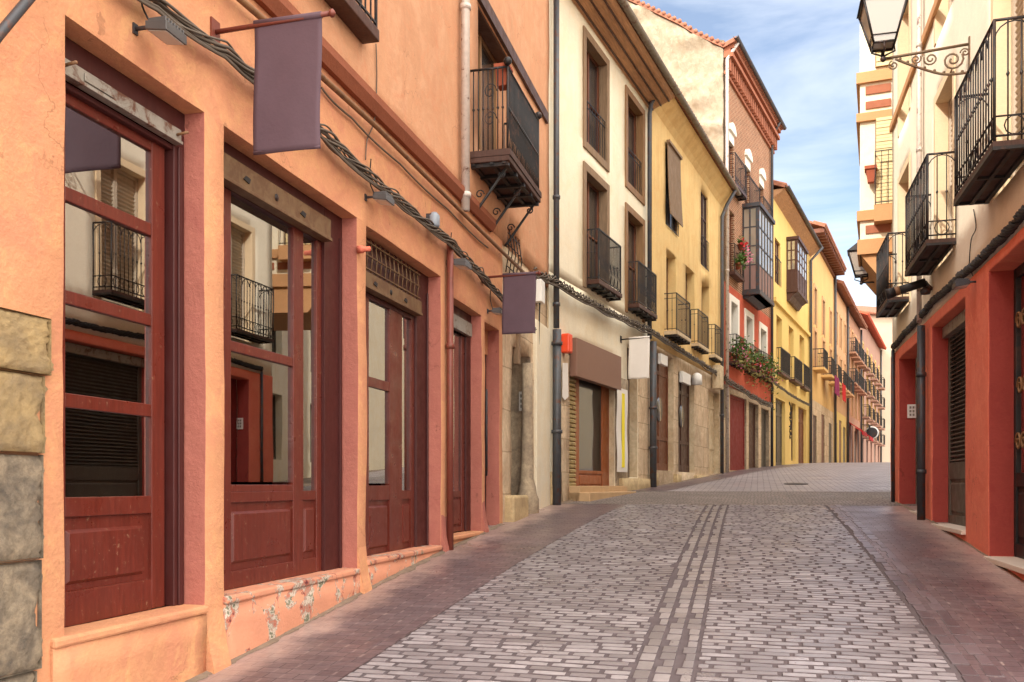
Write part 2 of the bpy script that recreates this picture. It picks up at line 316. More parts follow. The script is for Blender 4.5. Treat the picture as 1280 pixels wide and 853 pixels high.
# ------------------------------------------------------------------ geometry helpers
_ca, _sa = math.cos(YAW), math.sin(YAW)
def ray(x, y):
    q = (x - 640) / PXF
    return Vector((-_sa + q * _ca, _ca + q * _sa, (HORIZON - y) / PXF))
GK = [(-60, -1.9), (-20, -1.15), (0, 0.0), (5, .45), (10, .93), (15.8, 1.33), (24, 1.70), (32, 2.09), (41, 2.5), (52, 2.86), (64, 3.13), (100, 3.6), (140, 3.8), (600, 4.5)]
def zg(u):
    n = len(GK); i = 0
    u = max(GK[0][0], min(GK[-1][0], u))
    while i < n - 2 and u > GK[i + 1][0]: i += 1
    def m(j):
        if j in (0, n - 1): k = 0 if j == 0 else n - 2; return (GK[k + 1][1] - GK[k][1]) / (GK[k + 1][0] - GK[k][0])
        d1 = (GK[j][1] - GK[j - 1][1]) / (GK[j][0] - GK[j - 1][0]); d2 = (GK[j + 1][1] - GK[j][1]) / (GK[j + 1][0] - GK[j][0]); return 2 * d1 * d2 / (d1 + d2)
    h = GK[i + 1][0] - GK[i][0]; t = (u - GK[i][0]) / h
    return (2 * t**3 - 3 * t * t + 1) * GK[i][1] + (t**3 - 2 * t * t + t) * h * m(i) + (-2 * t**3 + 3 * t * t) * GK[i + 1][1] + (t**3 - t * t) * h * m(i + 1)

class Frame:
    """a street front: origin, direction (degrees from +Y towards +X), side -1 = wall on the -X side of the street"""
    def __init__(s, x, y, th, side):
        t = R(th); s.o = Vector((x, y, 0)); s.d = Vector((math.sin(t), math.cos(t), 0)); s.th = th; s.side = side
        l = Vector((-math.cos(t), math.sin(t), 0)); s.n = -l if side < 0 else l; s.rot = R(90 - th)
    def hit(s, x, y, n=0.0):
        d = ray(x, y); p = s.o + s.n * n; t = p.dot(s.n) / d.dot(s.n); q = d * t
        return (q - p).dot(s.d), EYE + q.z
    def s(s, x, n=0.0): return s.hit(x, 0, n)[0]
    def z(s, x, y, n=0.0): return s.hit(x, y, n)[1]
    def perp(s, x, y, sv):
        d = ray(x, y); p = s.o + s.d * sv; t = p.dot(s.d) / d.dot(s.d); q = d * t
        return (q - p).dot(s.n), EYE + q.z
    def op(s, x0, x1, yt, yb, n=0.0):
        """opening from two pixel columns, its top and bottom read at the first"""
        a, zt = s.hit(x0, yt, n); zb = s.z(x0, yb, n); b = s.s(x1, n)
        return (min(a, b), max(a, b), zb, zt)
    def w(s, a, n, z): return s.o + s.d * a + s.n * n + Vector((0, 0, z))
    def ground(s, a, n=0.0): return zg((s.o + s.d * a + s.n * n).y)

INFO = {}
def thing(name, F, s, n, z, label, cat, group=None):
    o = bpy.data.objects.new(name, None); COL.objects.link(o); o.empty_display_size = .3
    o.location = F.w(s, n, z); o.rotation_euler = (0, 0, F.rot); INFO[o] = (F, (s, n, z)); tag(o, label, cat, group); return o
def tag(o, label, cat, group=None, kind=None):
    if label: o['label'] = label
    if cat: o['category'] = cat
    if group: o['group'] = group
    if kind: o['kind'] = kind
    return o

class MB:
    def __init__(s): s.v = []; s.f = []; s.mi = []; s.smooth = []
    def add(s, vs, fs, mi=0, smooth=False):
        b = len(s.v); s.v += [tuple(v) for v in vs]
        for f in fs: s.f.append(tuple(b + i for i in f)); s.mi.append(mi); s.smooth.append(smooth)
    def box(s, s0, s1, n0, n1, z0, z1, mi=0):
        if s0 > s1: s0, s1 = s1, s0
        if n0 > n1: n0, n1 = n1, n0
        if z0 > z1: z0, z1 = z1, z0
        s.add([(s0, n0, z0), (s1, n0, z0), (s1, n1, z0), (s0, n1, z0), (s0, n0, z1), (s1, n0, z1), (s1, n1, z1), (s0, n1, z1)],
              [(0, 3, 2, 1), (4, 5, 6, 7), (0, 1, 5, 4), (1, 2, 6, 5), (2, 3, 7, 6), (3, 0, 4, 7)], mi); return s
    def hexa(s, bot, top, mi=0):
        s.add(list(bot) + list(top), [(0, 3, 2, 1), (4, 5, 6, 7), (0, 1, 5, 4), (1, 2, 6, 5), (2, 3, 7, 6), (3, 0, 4, 7)], mi); return s
    def prism(s, poly, axis, a0, a1, mi=0):
        """poly: 2-D outline; axis 's','n','z' = extrusion axis; the outline uses the two others in s,n,z order"""
        def P(u, v, a): return (a, u, v) if axis == 's' else (u, a, v) if axis == 'n' else (u, v, a)
        k = len(poly); vs = [P(u, v, a0) for u, v in poly] + [P(u, v, a1) for u, v in poly]
        s.add(vs, [tuple(range(k)), tuple(range(2 * k - 1, k - 1, -1))] + [(i, i + k, (i + 1) % k + k, (i + 1) % k) for i in range(k)], mi); return s
    def tube(s, pts, r, seg=6, mi=0, caps=True, r1=None):
        pts = [Vector(p) for p in pts]; k = len(pts)
        if k < 2: return s
        T = [(pts[min(i + 1, k - 1)] - pts[max(i - 1, 0)]).normalized() for i in range(k)]
        up = Vector((0, 0, 1)) if abs(T[0].z) < .9 else Vector((1, 0, 0)); U = (up - T[0] * up.dot(T[0])).normalized()
        vs = []
        for i in range(k):
            U = (U - T[i] * U.dot(T[i])); U = U.normalized() if U.length > 1e-6 else T[i].orthogonal().normalized(); V = T[i].cross(U)
            rr = r if r1 is None else r + (r1 - r) * i / (k - 1)
            for j in range(seg):
                a = 2 * math.pi * (j + .5) / seg; vs.append(pts[i] + U * math.cos(a) * rr + V * math.sin(a) * rr)
        fs = [(i * seg + j, i * seg + (j + 1) % seg, (i + 1) * seg + (j + 1) % seg, (i + 1) * seg + j) for i in range(k - 1) for j in range(seg)]
        if caps: fs += [tuple(range(seg - 1, -1, -1)), tuple(range((k - 1) * seg, k * seg))]
        s.add(vs, fs, mi, seg > 4); return s
    def lathe(s, prof, c, axis='z', seg=14, mi=0):
        """prof: (radius, height) pairs round an axis through c"""
        vs = []
        for r, h in prof:
            for j in range(seg):
                a = 2 * math.pi * j / seg; u, v = r * math.cos(a), r * math.sin(a)
                vs.append((c[0] + u, c[1] + v, c[2] + h) if axis == 'z' else (c[0] + h, c[1] + u, c[2] + v) if axis == 's' else (c[0] + u, c[1] + h, c[2] + v))
        k = len(prof); fs = [(i * seg + j, i * seg + (j + 1) % seg, (i + 1) * seg + (j + 1) % seg, (i + 1) * seg + j) for i in range(k - 1) for j in range(seg)]
        fs += [tuple(range(seg)), tuple(range((k - 1) * seg, k * seg))]; s.add(vs, fs, mi, True); return s
    def ball(s, c, r, seg=10):
        return s.lathe([(max(.001, r * math.sin(math.pi * i / 6)), -r * math.cos(math.pi * i / 6)) for i in range(7)], c, 'z', seg)
    def ribbon(s, pts, wdt, th):
        pass
    def build(s, name, mat, parent=None, F=None, org=None, bevel=0, subsurf=0, weld=False):
        if parent is not None and F is None: F, org = INFO[parent]
        me = bpy.data.meshes.new(name); sg = -1 if F.side < 0 else 1
        me.from_pydata([(v[0] - org[0], sg * (v[1] - org[1]), v[2] - org[2]) for v in s.v], [], s.f)
        mats = mat if isinstance(mat, (list, tuple)) else [mat]
        for m in mats: me.materials.append(m)
        if len(mats) > 1: me.polygons.foreach_set('material_index', s.mi)
        me.polygons.foreach_set('use_smooth', s.smooth)
        bm = bmesh.new(); bm.from_mesh(me)
        if weld: bmesh.ops.remove_doubles(bm, verts=bm.verts, dist=1e-4)
        bmesh.ops.recalc_face_normals(bm, faces=bm.faces); bm.to_mesh(me); bm.free(); me.update()
        o = bpy.data.objects.new(name, me); COL.objects.link(o)
        if parent is not None: o.parent = parent
        else: o.location = F.w(*org); o.rotation_euler = (0, 0, F.rot)
        INFO[o] = (F, org)
        if bevel:
            b = o.modifiers.new('edge', 'BEVEL'); b.width = bevel; b.segments = 2; b.limit_method = 'ANGLE'; b.angle_limit = R(50); b.use_clamp_overlap = True; b.harden_normals = False
        return o

def wall(s0, s1, z0, z1, ops=(), n=0.0, th=.35, step=.0, jit=.0, back=False):
    """one connected wall sheet with openings, reveals th deep (material slot 1) and, if asked, slow unevenness"""
    ops = [(max(a, s0), min(b, s1), max(c, z0), min(d, z1)) for a, b, c, d in ops]
    ops = [o for o in ops if o[1] - o[0] > .02 and o[3] - o[2] > .02]
    def br(lo, hi, xs):
        l = sorted({round(v, 4) for v in [lo, hi] + xs}); r = [l[0]]
        for v in l[1:]:
            if step and v - r[-1] > step:
                k = math.ceil((v - r[-1]) / step); a = r[-1]; r += [a + (v - a) * i / k for i in range(1, k)]
            r.append(v)
        return r
    S = br(s0, s1, [x for o in ops for x in o[:2]]); Z = br(z0, z1, [x for o in ops for x in o[2:]])
    def solid(i, j):
        if i < 0 or j < 0 or i >= len(S) - 1 or j >= len(Z) - 1: return False
        a, b = (S[i] + S[i + 1]) / 2, (Z[j] + Z[j + 1]) / 2
        return not any(o[0] < a < o[1] and o[2] < b < o[3] for o in ops)
    m = MB(); ix = {}
    def V(i, j, k):
        if (i, j, k) not in ix:
            a, b = S[i], Z[j]; dn = 0
            if jit:
                q = Vector((a * 1.1, b * 1.1, n * 3 + s0)); dn = noise.noise(q) * jit * 1.6 + noise.noise(q * 4.1) * jit * .5
                a += noise.noise(q * 1.7 + Vector((7, 3, 1))) * jit * .8; b += noise.noise(q * 1.3 + Vector((1, 9, 4))) * jit * .8
            ix[(i, j, k)] = len(m.v); m.v.append((a, n + dn if k == 0 else n - th, b))
        return ix[(i, j, k)]
    def face(q, mi): m.f.append(q); m.mi.append(mi); m.smooth.append(bool(jit) and mi == 0)
    for i in range(len(S) - 1):
        for j in range(len(Z) - 1):
            if not solid(i, j): continue
            face((V(i, j, 0), V(i + 1, j, 0), V(i + 1, j + 1, 0), V(i, j + 1, 0)), 0)
            if back: face((V(i, j, 1), V(i, j + 1, 1), V(i + 1, j + 1, 1), V(i + 1, j, 1)), 0)
            for di, dj, e in ((-1, 0, ((i, j), (i, j + 1))), (1, 0, ((i + 1, j + 1), (i + 1, j))), (0, -1, ((i + 1, j), (i, j))), (0, 1, ((i, j + 1), (i + 1, j + 1)))):
                if not solid(i + di, j + dj):
                    (a, b), (c, d) = e; face((V(a, b, 0), V(c, d, 0), V(c, d, 1), V(a, b, 1)), 1 if di else 0)
    return m

def window(root, o, n=-.14, fw=.055, mat=None, cols=2, rows=2, pane=None, dp=.06, name='window', extra=.02):
    s0, s1, z0, z1 = o; s0 -= extra; s1 += extra; z1 += extra
    m = MB(); a, b = n - dp, n
    m.box(s0, s0 + fw, a, b, z0, z1); m.box(s1 - fw, s1, a, b, z0, z1); m.box(s0 + fw, s1 - fw, a, b, z0, z0 + fw); m.box(s0 + fw, s1 - fw, a, b, z1 - fw, z1)
    for i in range(1, cols):
        c = s0 + (s1 - s0) * i / cols; m.box(c - fw * .55, c + fw * .55, a, b + .004, z0 + fw, z1 - fw)
    for j in range(1, rows):
        c = z0 + (z1 - z0) * j / rows; m.box(s0 + fw, s1 - fw, a + .004, b - .006, c - fw * .3, c + fw * .3)
    f = m.build(name, mat or TANWOOD, root)
    MB().box(s0 + fw * .5, s1 - fw * .5, a + .012, a + .022, z0 + fw * .5, z1 - fw * .5).build('pane', pane or DARKGLASS, f)
    return f

def arc(c, r, a0, a1, k=10): return [(c[0] + r * math.cos(a0 + (a1 - a0) * i / k), c[1] + r * math.sin(a0 + (a1 - a0) * i / k)) for i in range(k + 1)]
def spiral(c, r0, r1, a0, turns, k=18): return [(c[0] + (r0 + (r1 - r0) * i / k) * math.cos(a0 + turns * 2 * math.pi * i / k), c[1] + (r0 + (r1 - r0) * i / k) * math.sin(a0 + turns * 2 * math.pi * i / k)) for i in range(k + 1)]

def railing(root_part, s0, s1, n0, n1, z0, z1, gap=.11, r=.008, mat=None, loops=False, balls=False, mid=False, twist=False, seg=4):
    m = MB(); path = [(s0, n0), (s0, n1), (s1, n1), (s1, n0)]
    for zz, rr in ((z1, r * 1.9), (z0 + .05, r * 1.4)) + (((z1 - .13, r * 1.2),) if mid else ()) + (((z0 + .22, r * 1.2),) if loops else ()):
        m.tube([(a, b, zz) for a, b in path], rr, seg)
    for (a, b), (c, d) in zip(path, path[1:]):
        ln = math.hypot(c - a, d - b); k = max(1, round(ln / gap))
        for i in range(0, k + 1):
            if i == k and (a, b) != path[2]: continue
            u, v = a + (c - a) * i / k, b + (d - b) * i / k; post = i == 0
            rr = r * (1.8 if post else 1)
            if twist and not post and (b == d):     # bellied bars
                m.tube([(u, v, z0 + .04), (u, v + .02, z0 + .25), (u, v - .004, z0 + .5), (u, v, z1)], rr, seg)
            else: m.tube([(u, v, z0 - .01), (u, v, z1)], rr, seg)
            if not post and (a == c or seg > 4) : m.lathe([(.004, -.03), (r * 2.2, 0), (.004, .03)], (u, v, z0 + (z1 - z0) * .55), 'z', 6)
        if loops:
            k2 = max(1, round(ln / .23)); stp = ln / k2; du, dv = (c - a) / ln, (d - b) / ln
            for i in range(k2):
                cc = stp * (i + .5)
                m.tube([(a + du * p, b + dv * p, q) for p, q in arc((cc, z1 - .02 - stp * .5), stp * .5, 0, math.pi, 8)], r * .9, seg)
                m.tube([(a + du * p, b + dv * p, q) for p, q in arc((cc, z0 + .135), .082, 0, 2 * math.pi, 10)], r * .8, seg)
    rl = m.build('railing', mat or IRON, root_part)
    if balls:
        for a in (s0, s1): MB().ball((a, n1, z1 + .07), .055).build('ball_finial', mat or IRON, root_part)
    return rl
def balcony(root, s0, s1, out, z, rail=1.0, t=.14, mat=None, railmat=None, soffit=None, name='balcony', **k):
    b = MB().box(s0, s1, -.02, out, z - t, z); slab = b.build(name, mat or STONEPALE, root, bevel=.01)
    if soffit:
        m = MB()
        for i in range(5):
            a = s0 + .03 + (s1 - s0 - .12) * i / 4; m.box(a, a + .06, .0, out - .02, z - t - .05, z - t - .001)
        for nn in (.02, out * .5, out - .1): m.box(s0 + .01, s1 - .01, nn, nn + .05, z - t - .03, z - t + .001)
        m.build('joist_frame', soffit, slab)
    railing(slab, s0 + .03, s1 - .03, -.02, out - .03, z, z + rail, mat=railmat, **k)
    return slab
def downpipe(root, pts, r, mat, clips=()):
    m = MB().tube(pts, r, 10); p = m.build('downpipe', mat, root)
    for (a, n, z) in clips: MB().lathe([(r * 1.25, -.03), (r * 1.25, .03)], (a, n, z), 'z', 10).build('pipe_collar', mat, p)
    return p
def gutter(root, s0, s1, n, z, r=.075, mat=None):
    m = MB(); k = 8; pr = [(n + r * math.cos(math.pi + math.pi * i / k), z + r * math.sin(math.pi + math.pi * i / k)) for i in range(k + 1)]
    pr2 = [(n + (r - .012) * math.cos(2 * math.pi - math.pi * i / k), z + .002 + (r - .012) * math.sin(2 * math.pi - math.pi * i / k)) for i in range(k + 1)]
    m.prism(pr + pr2, 's', s0, s1); return m.build('gutter', mat or IRONGREY, root)
def roof(root, s0, s1, nout, z, rise=1.9, depth=5.0, t=.12, mat=None):
    k = rise / depth
    m = MB().prism([(nout, z), (nout, z + t), (-depth, z + t + k * (depth + nout)), (-depth * 2, z + t), (-depth * 2, z), (-depth, z + k * (depth + nout))], 's', s0, s1)
    r_ = m.build('roof', mat or TILES, root)
    c = MB(); a = s0 + .1
    while a < s1 - .05:                                            # rounded tile ends along the eave
        c.tube([(a, nout + .05, z + t + .01), (a, nout - .6, z + t + .02 + k * .6)], .075, 8); a += .22
    c.build('tile', mat or TILES, r_)
    return r_
def house(name, F, s0, s1, ztop, mat, ops, label, n=0.0, zcut=None, lower=None, eave=.45, th=.3, step=0, jit=0, reveal=None, roofmat=None, side=True, zlow=None, rooftop=True, depth=7):
    zb = min(F.ground(s0), F.ground(s1)) - .6 if zlow is None else zlow
    root = thing(name, F, s0, n, F.ground(s0), label, 'building')
    zc = zb if zcut is None else zcut
    wall(s0, s1, zc, ztop, ops, n, th, step, jit).build('wall', [mat, reveal or mat], root)
    if zcut is not None: wall(s0, s1, zb, zc, ops, n - .004, th, step, jit).build('ground_floor_wall', lower or [STONEBLOCK, STONEBLOCK], root)
    if side:
        m = MB()
        for a, b in ((s0, s0 + .2), (s1 - .2, s1)): m.prism([(n - .302, zb), (n - depth, zb), (n - depth, ztop + .05), (n - depth / 2, ztop + 1.2), (n - .302, ztop + .05)], 's', a + .001, b - .001)
        m.box(s0 + .2, s1 - .2, n - depth, n - depth + .2, zb, ztop); m.build('rear_shell', mat, root)
    if rooftop: roof(root, s0 - .05, s1 + .05, n + eave, ztop, mat=roofmat, depth=depth / 2, rise=1.4)
    return root

# ------------------------------------------------------------------ ground and paving
FW = Frame(0, 0, 0, 1)      # a plain frame: s = Y, n = -X
def sheet(name, mat, ys, xl, xr, dz, nx=4):
    me = bpy.data.meshes.new(name); vs = []; fs = []
    for y in ys:
        for i in range(nx + 1):
            x = xl(y) + (xr(y) - xl(y)) * i / nx; vs.append((x, y, zg(y) + dz))
    for j in range(len(ys) - 1):
        for i in range(nx): a = j * (nx + 1) + i; fs.append((a, a + 1, a + nx + 2, a + nx + 1))
    me.from_pydata(vs, [], fs); me.materials.append(mat); me.polygons.foreach_set('use_smooth', [True] * len(fs))
    o = bpy.data.objects.new(name, me); COL.objects.link(o); o['kind'] = 'structure'; return o
def yr(a, b, st): k = max(1, round((b - a) / st)); return [a + (b - a) * i / k for i in range(k + 1)]
def lerp(pts):
    def f(y):
        if y <= pts[0][0]: return pts[0][1]
        for (a, b), (c, d) in zip(pts, pts[1:]):
            if y <= c: return b + (d - b) * (y - a) / (c - a)
        return pts[-1][1]
    return f
LW = lerp([(0, -3.9), (16, -3.9), (24, -2.9), (34, -1.3), (41, .2), (53, 2.3), (67, 4.8), (110, 12)])
LB = lerp([(0, -2.66), (5.24, -2.54), (14.7, -2.33), (22, -1.9)])
RB = lerp([(0, 1.30), (6, 1.28), (16.2, 1.19), (22, 1.5)])
RW = lerp([(0, 2.6), (17.5, 2.6), (30, 6.0), (60, 12), (110, 22)])
sheet('ground', EARTH, yr(-60, 120, 1.5) + [160, 220, 320, 500], lambda y: -300, lambda y: 300, -.04, 6)
sheet('sidewalk', WALK, yr(-30, 16.2, .8), LW, LB, 0.0, 4)
sheet('sidewalk', WALK, yr(-30, 16.2, .8), RB, RW, 0.0, 4)
CL, CR = lerp([(0, -1.05), (5.5, -.92), (13.5, -.85), (16, -.84)]), lerp([(0, -.15), (5.6, -.34), (13.5, -.45), (16, -.47)])
CL = lerp([(0, -.74), (5.5, -.76), (13.5, -.84), (16.2, -.86)]); CR = lerp([(0, -.36), (5.6, -.38), (13.5, -.48), (16.2, -.5)])
sheet('road', SETT, yr(-30, 3.6, .8), LB, CL, .004, 6)
sheet('road', SETT, yr(-30, 3.6, .8), CR, RB, .004, 6)
sheet('road_channel', CHANNEL, yr(-30, 3.6, .8), CL, CR, .004, 2)
sheet('road_cross_band', COBBLE, yr(16.2, 20.6, .8), LW, RW, .002, 8)
sheet('road_far', FARPAVE, yr(20.6, 115, 1.2), LW, RW, .002, 10)
sheet('sidewalk_far', WALK, yr(20.6, 44, 1.2), LW, lambda y: LW(y) + 1.35, .006, 2)

def settmat(name, c, c2):
    t = NT(name); g = t.n('ShaderNodeNewGeometry'); rv = g.outputs['Random Per Island']; c = lin(c); c2 = lin(c2)
    col = t.ramp(rv, [(0.0, mul(c2, .8)), (.3, mul(c2, 1.0)), (.7, c), (1.0, mul(c, 1.22))])
    col = t.mix(t.ramp(t.noise(22, 6, .72), [(.4, 0.0), (.75, .55)]), col, mul(c2, .62))
    col = t.mix(t.ramp(t.noise(.8, 6, .68, dist=.8), [(.42, 0.0), (.7, .55)]), col, mul(c2, .62))
    col = t.mix(t.ramp(t.noise(5, 7, .75, dist=1), [(.66, 0.0), (.71, .6)]), col, mul(c2, .3))
    t.col(col); t.set(Roughness=t.ramp(t.noise(1.6, 5, .6), [(.3, .24), (.7, .44)]), Specular_IOR_Level=.6); n = t.bump(t.noise(16, 4), .5, .008); t.bump(t.noise(90, 5, .7), .25, .003, n); return t.m
SETTSTONE = settmat('sett_stone', (156, 150, 153), (130, 123, 126)); CHANSTONE = settmat('channel_stone', (150, 143, 144), (128, 121, 122)); KERBSTONE = settmat('kerb_stone', (116, 102, 106), (98, 84, 88)); JOINT = plain('joint_grit', (92, 83, 85), .95, .2, .4, .4)
def setts(name, mat, y0, y1, xl, xr, pitch, length, gap, offset=True, seed=1):
    rr = random.Random(seed); vs = []; fs = []; mi = []; y = y0; row = 0
    while y < y1:
        ph = rr.uniform(-.04, .04) + (length / 2 if offset and row % 2 else 0); a, b = xl(y), xr(y); x = a - ph; rw = pitch * rr.uniform(.93, 1.07)
        while x < b - .02:
            ln = length * rr.uniform(.9, 1.1); x0 = max(x + gap * rr.uniform(.5, 1.2), a + .004); x1 = min(x + ln - gap * rr.uniform(.5, 1.2), b - .004); x += ln
            if x1 - x0 < .035: continue
            ya, yb = y + gap * rr.uniform(.4, 1.0), y + rw - gap * rr.uniform(.4, 1.0)
            top = .0045 + rr.uniform(-.0015, .0025); tx, ty = rr.uniform(-.012, .012), rr.uniform(-.02, .02); base = len(vs); cx, cy = (x0 + x1) / 2, (ya + yb) / 2
            wob = lambda px_: .016 * noise.noise(Vector((px_ * 1.6, y * .9, 2)))
            for ins, h in ((0, -.012), (.0015, top - .0035), (.0045, top - .0006), (.009, top)):
                for (u, v) in ((0, 0), (.33, -.0), (.67, .0), (1, 0), (1, 1), (.67, 1), (.33, 1), (0, 1)):
                    k = 1.35 if u in (0, 1) else 1; px_ = x0 + (x1 - x0) * u; py_ = ya + (yb - ya) * v
                    px_ += (ins if u == 0 else -ins if u == 1 else 0) * k; py_ += (ins if v == 0 else -ins) * k
                    if u in (0, 1) and ins < .01: px_ += (.004 if u == 0 else -.004); py_ += (.004 if v == 0 else -.004)
                    px_ += rr.uniform(-.002, .002); py_ += rr.uniform(-.002, .002)
                    vs.append((px_, py_ + wob(px_), zg(py_) + h + tx * (px_ - cx) + ty * (py_ - cy)))
            for l in range(3):
                for q in range(8): mi.append(1 if l < 2 else 0); fs.append((base + l * 8 + q, base + l * 8 + (q + 1) % 8, base + l * 8 + 8 + (q + 1) % 8, base + l * 8 + 8 + q))
            mi.append(0); fs.append(tuple(base + 24 + q for q in range(8)))
        y += rw; row += 1
    me = bpy.data.meshes.new(name); me.from_pydata(vs, [], fs); me.materials.append(mat); me.materials.append(JOINT); me.polygons.foreach_set('material_index', mi); o = bpy.data.objects.new(name, me); COL.objects.link(o); o['kind'] = 'structure'
XM = lambda f, g, k: (lambda y: f(y) + (g(y) - f(y)) * k)
sheet('road_bed', JOINT, yr(3.6, 16.2, .3), LB, RB, -.004, 4)
setts('road_sett_paving', SETTSTONE, 3.7, 16.15, LB, XM(CL, CL, 0), .088, .235, .008, True, 1)
setts('road_sett_paving', SETTSTONE, 3.7, 16.15, CR, lambda y: RB(y) - .12, .088, .235, .008, True, 2)
for k_ in range(3): setts('road_channel_paving', CHANSTONE, 3.7, 16.15, (lambda k: lambda y: XM(CL, CR, k / 3)(y) + .000)(k_), (lambda k: lambda y: XM(CL, CR, (k + 1) / 3)(y) - .004)(k_), [.19, .16, .16][k_], .4, .006, False, 5 + k_)
setts('kerb_sett_paving', KERBSTONE, 3.7, 16.15, lambda y: RB(y) - .115, lambda y: RB(y) + .01, .24, .4, .008, False, 9)
setts('kerb_sett_paving', KERBSTONE, 3.7, 16.15, lambda y: RB(y) + .03, lambda y: RB(y) + .15, .24, .4, .008, False, 10)

# ------------------------------------------------------------------ the orange shop building
FO = Frame(-3.4, 0, -.7, -1)
z_lint = [FO.z(258, 142), FO.z(457, 279), FO.z(551.5, 346), FO.z(603, 395), FO.z(624, 413)]
z_sill = [FO.z(255, 757), FO.z(445, 711), FO.z(531, 686), FO.z(603, 664), .9]
bx = [(80, 256), (280, 447), (458, 551), (561, 602), (606, 624)]
BAY = [(FO.s(a), FO.s(b), zs, zl) for (a, b), zs, zl in zip(bx, z_sill, z_lint)]
S_A, S_G, S_E = -7.0, FO.s(628), FO.s(686)  # unseen near length runs back behind the camera, added to shade the road
Z_CORN = EYE + 3.50; Z_TOP = 11.2
ob = thing('shop_building', FO, BAY[0][0], 0, FO.ground(BAY[0][0]), 'orange plaster building with maroon wooden shopfronts between thick pillars', 'building')
wall(S_A, S_G, -1.6, Z_CORN, BAY, 0, .20, .22, .009).build('shopfront_wall', [ORANGE, ROSE], ob, bevel=.014)
bd = (FO.s(597), FO.s(637), FO.z(597, 185), FO.z(617, 38))          # balcony door
bj = (FO.s(398), FO.s(450), FO.z(450, 42), FO.z(450, 42) + 2.3)      # window over the second bay
gw = (FO.s(634), FO.s(650), FO.z(634, 340), FO.z(634, 283))         # small grilled window
wall(S_A, S_E, Z_CORN, Z_TOP, [bd, bj, gw], .004, .3, .35, .008).build('upper_wall', [ORANGEUP, ORANGEUP], ob)
pd = (FO.s(641), FO.s(666), .9, FO.z(641, 432))
wall(S_G, S_E, -.5, Z_CORN, [pd], -.03, .5, .25, .02).build('stone_wall', [STONEBLOCK, STONEGREY], ob)
m = MB(); m.box(S_A, S_A + .3, -8, -.31, -1.6, Z_TOP); m.box(S_E - .31, S_E - .01, -8, -.51, -.5, Z_TOP); m.box(S_A + .3, S_E - .31, -8, -7.7, -1.6, Z_TOP); m.build('rear_shell', ORANGEUP, ob)
roof(ob, S_A, S_E - .05, .5, Z_TOP, depth=4.2)
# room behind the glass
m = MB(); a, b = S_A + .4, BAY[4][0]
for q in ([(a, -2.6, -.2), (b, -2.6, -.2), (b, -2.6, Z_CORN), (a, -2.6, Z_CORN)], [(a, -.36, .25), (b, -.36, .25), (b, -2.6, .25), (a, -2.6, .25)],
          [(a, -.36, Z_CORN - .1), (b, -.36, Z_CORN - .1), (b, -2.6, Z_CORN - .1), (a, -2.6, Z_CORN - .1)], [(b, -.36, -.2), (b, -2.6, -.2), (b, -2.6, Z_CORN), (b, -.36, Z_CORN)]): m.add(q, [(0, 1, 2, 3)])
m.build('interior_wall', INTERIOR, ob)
for i in (0, 1, 2):          # curtains hung at the far side of each window
    s0, s1, zs, zl = BAY[i]; m = MB(); k = 26; a, b = s1 - (s1 - s0) * .34, s1 - .05
    pts = [(a + (b - a) * j / k, -.44 + .028 * math.sin(j * 1.35)) for j in range(k + 1)]
    for (p, q), (r, t_) in zip(pts, pts[1:]): m.add([(p, q, zs + .05), (r, t_, zs + .05), (r, t_, zl - .1), (p, q, zl - .1)], [(0, 1, 2, 3)], 0, True)
    m.build('curtain', CURTAIN, ob, weld=True)
# string cornice between shopfront and upper floor
m = MB(); m.prism([(.0, Z_CORN - .05), (.05, Z_CORN - .05), (.10, Z_CORN + .03), (.10, Z_CORN + .10), (.0, Z_CORN + .16)], 's', S_A, FO.s(612)); m.build('cornice', plaster('maroon_ledge_plaster', (146, 86, 62), .2, bump=.5), ob)
zb_ = FO.z(618, 38); m = MB().box(bd[0] - .03, S_E - .25, .0, .05, zb_ - .02, zb_ + .16); m.build('lintel_band', DARKWOOD, ob)
# sills and peeling base
for i in range(4):
    s0, s1, zs, zl = BAY[i]
    MB().box(s0 - (.02 if i else .1), s1 + .0, -.19, .035, zs - .05, zs + .004).build('window_sill', [ORANGE, PEEL, PEEL, ORANGE][i], ob, bevel=.016)
    wall(s0 - (.02 if i else .1), s1 + (.16 if i == 1 else .0), zg(s0) - .5, zs - .052, (), .016, .05, .15, .012).build('plinth', [ORANGE, PEEL, PEEL, ORANGE][i], ob)
# flared pillar feet
for i in range(4):
    a, b = BAY[i][1], BAY[i + 1][0]; zz = max(zg(a), 0); 
    m = MB(); pr = [(.0, zz + .42), (.012, zz + .3), (.03, zz + .16), (.06, zz + .04), (.09, zz - .3), (-.02, zz - .3)]
    m.prism(pr, 's', a + .01, b - .01); m.build('pillar_foot', ROSE if i > 1 else ORANGE, ob)

def joinery(name, n, d, stiles, rails, z0, z1, mat, panels=(), boards=(), panes=(), parent=None, glass=None, handle=None):
    """stiles [(s0,s1)] run full height, rails [(s0,s1,z0,z1)], boards recessed fields, panels raised fields, panes glass"""
    m = MB()
    for a, b in stiles: m.box(a, b, n - d, n, z0, z1)
    for i, (a, b, c, e) in enumerate(rails): m.box(a, b, n - d + .004, n - .004, c, e)
    for a, b, c, e in boards: m.box(a - .005, b + .005, n - d + .008, n - .026, c - .005, e + .005)
    o = m.build(name, mat, parent or ob, bevel=.005)
    for a, b, c, e in panels:
        k = .022; p = MB().hexa([(a, n - .027, c), (b, n - .027, c), (b, n - .027, e), (a, n - .027, e)], [(a + k, n - .008, c + k), (b - k, n - .008, c + k), (b - k, n - .008, e - k), (a + k, n - .008, e - k)])
        p.build('door_panel', mat, o, bevel=.003)
    for a, b, c, e in panes: MB().box(a - .01, b + .01, n - d * .55, n - d * .55 + .006, c - .01, e + .01).build('pane', glass or GLASS, o)
    return o
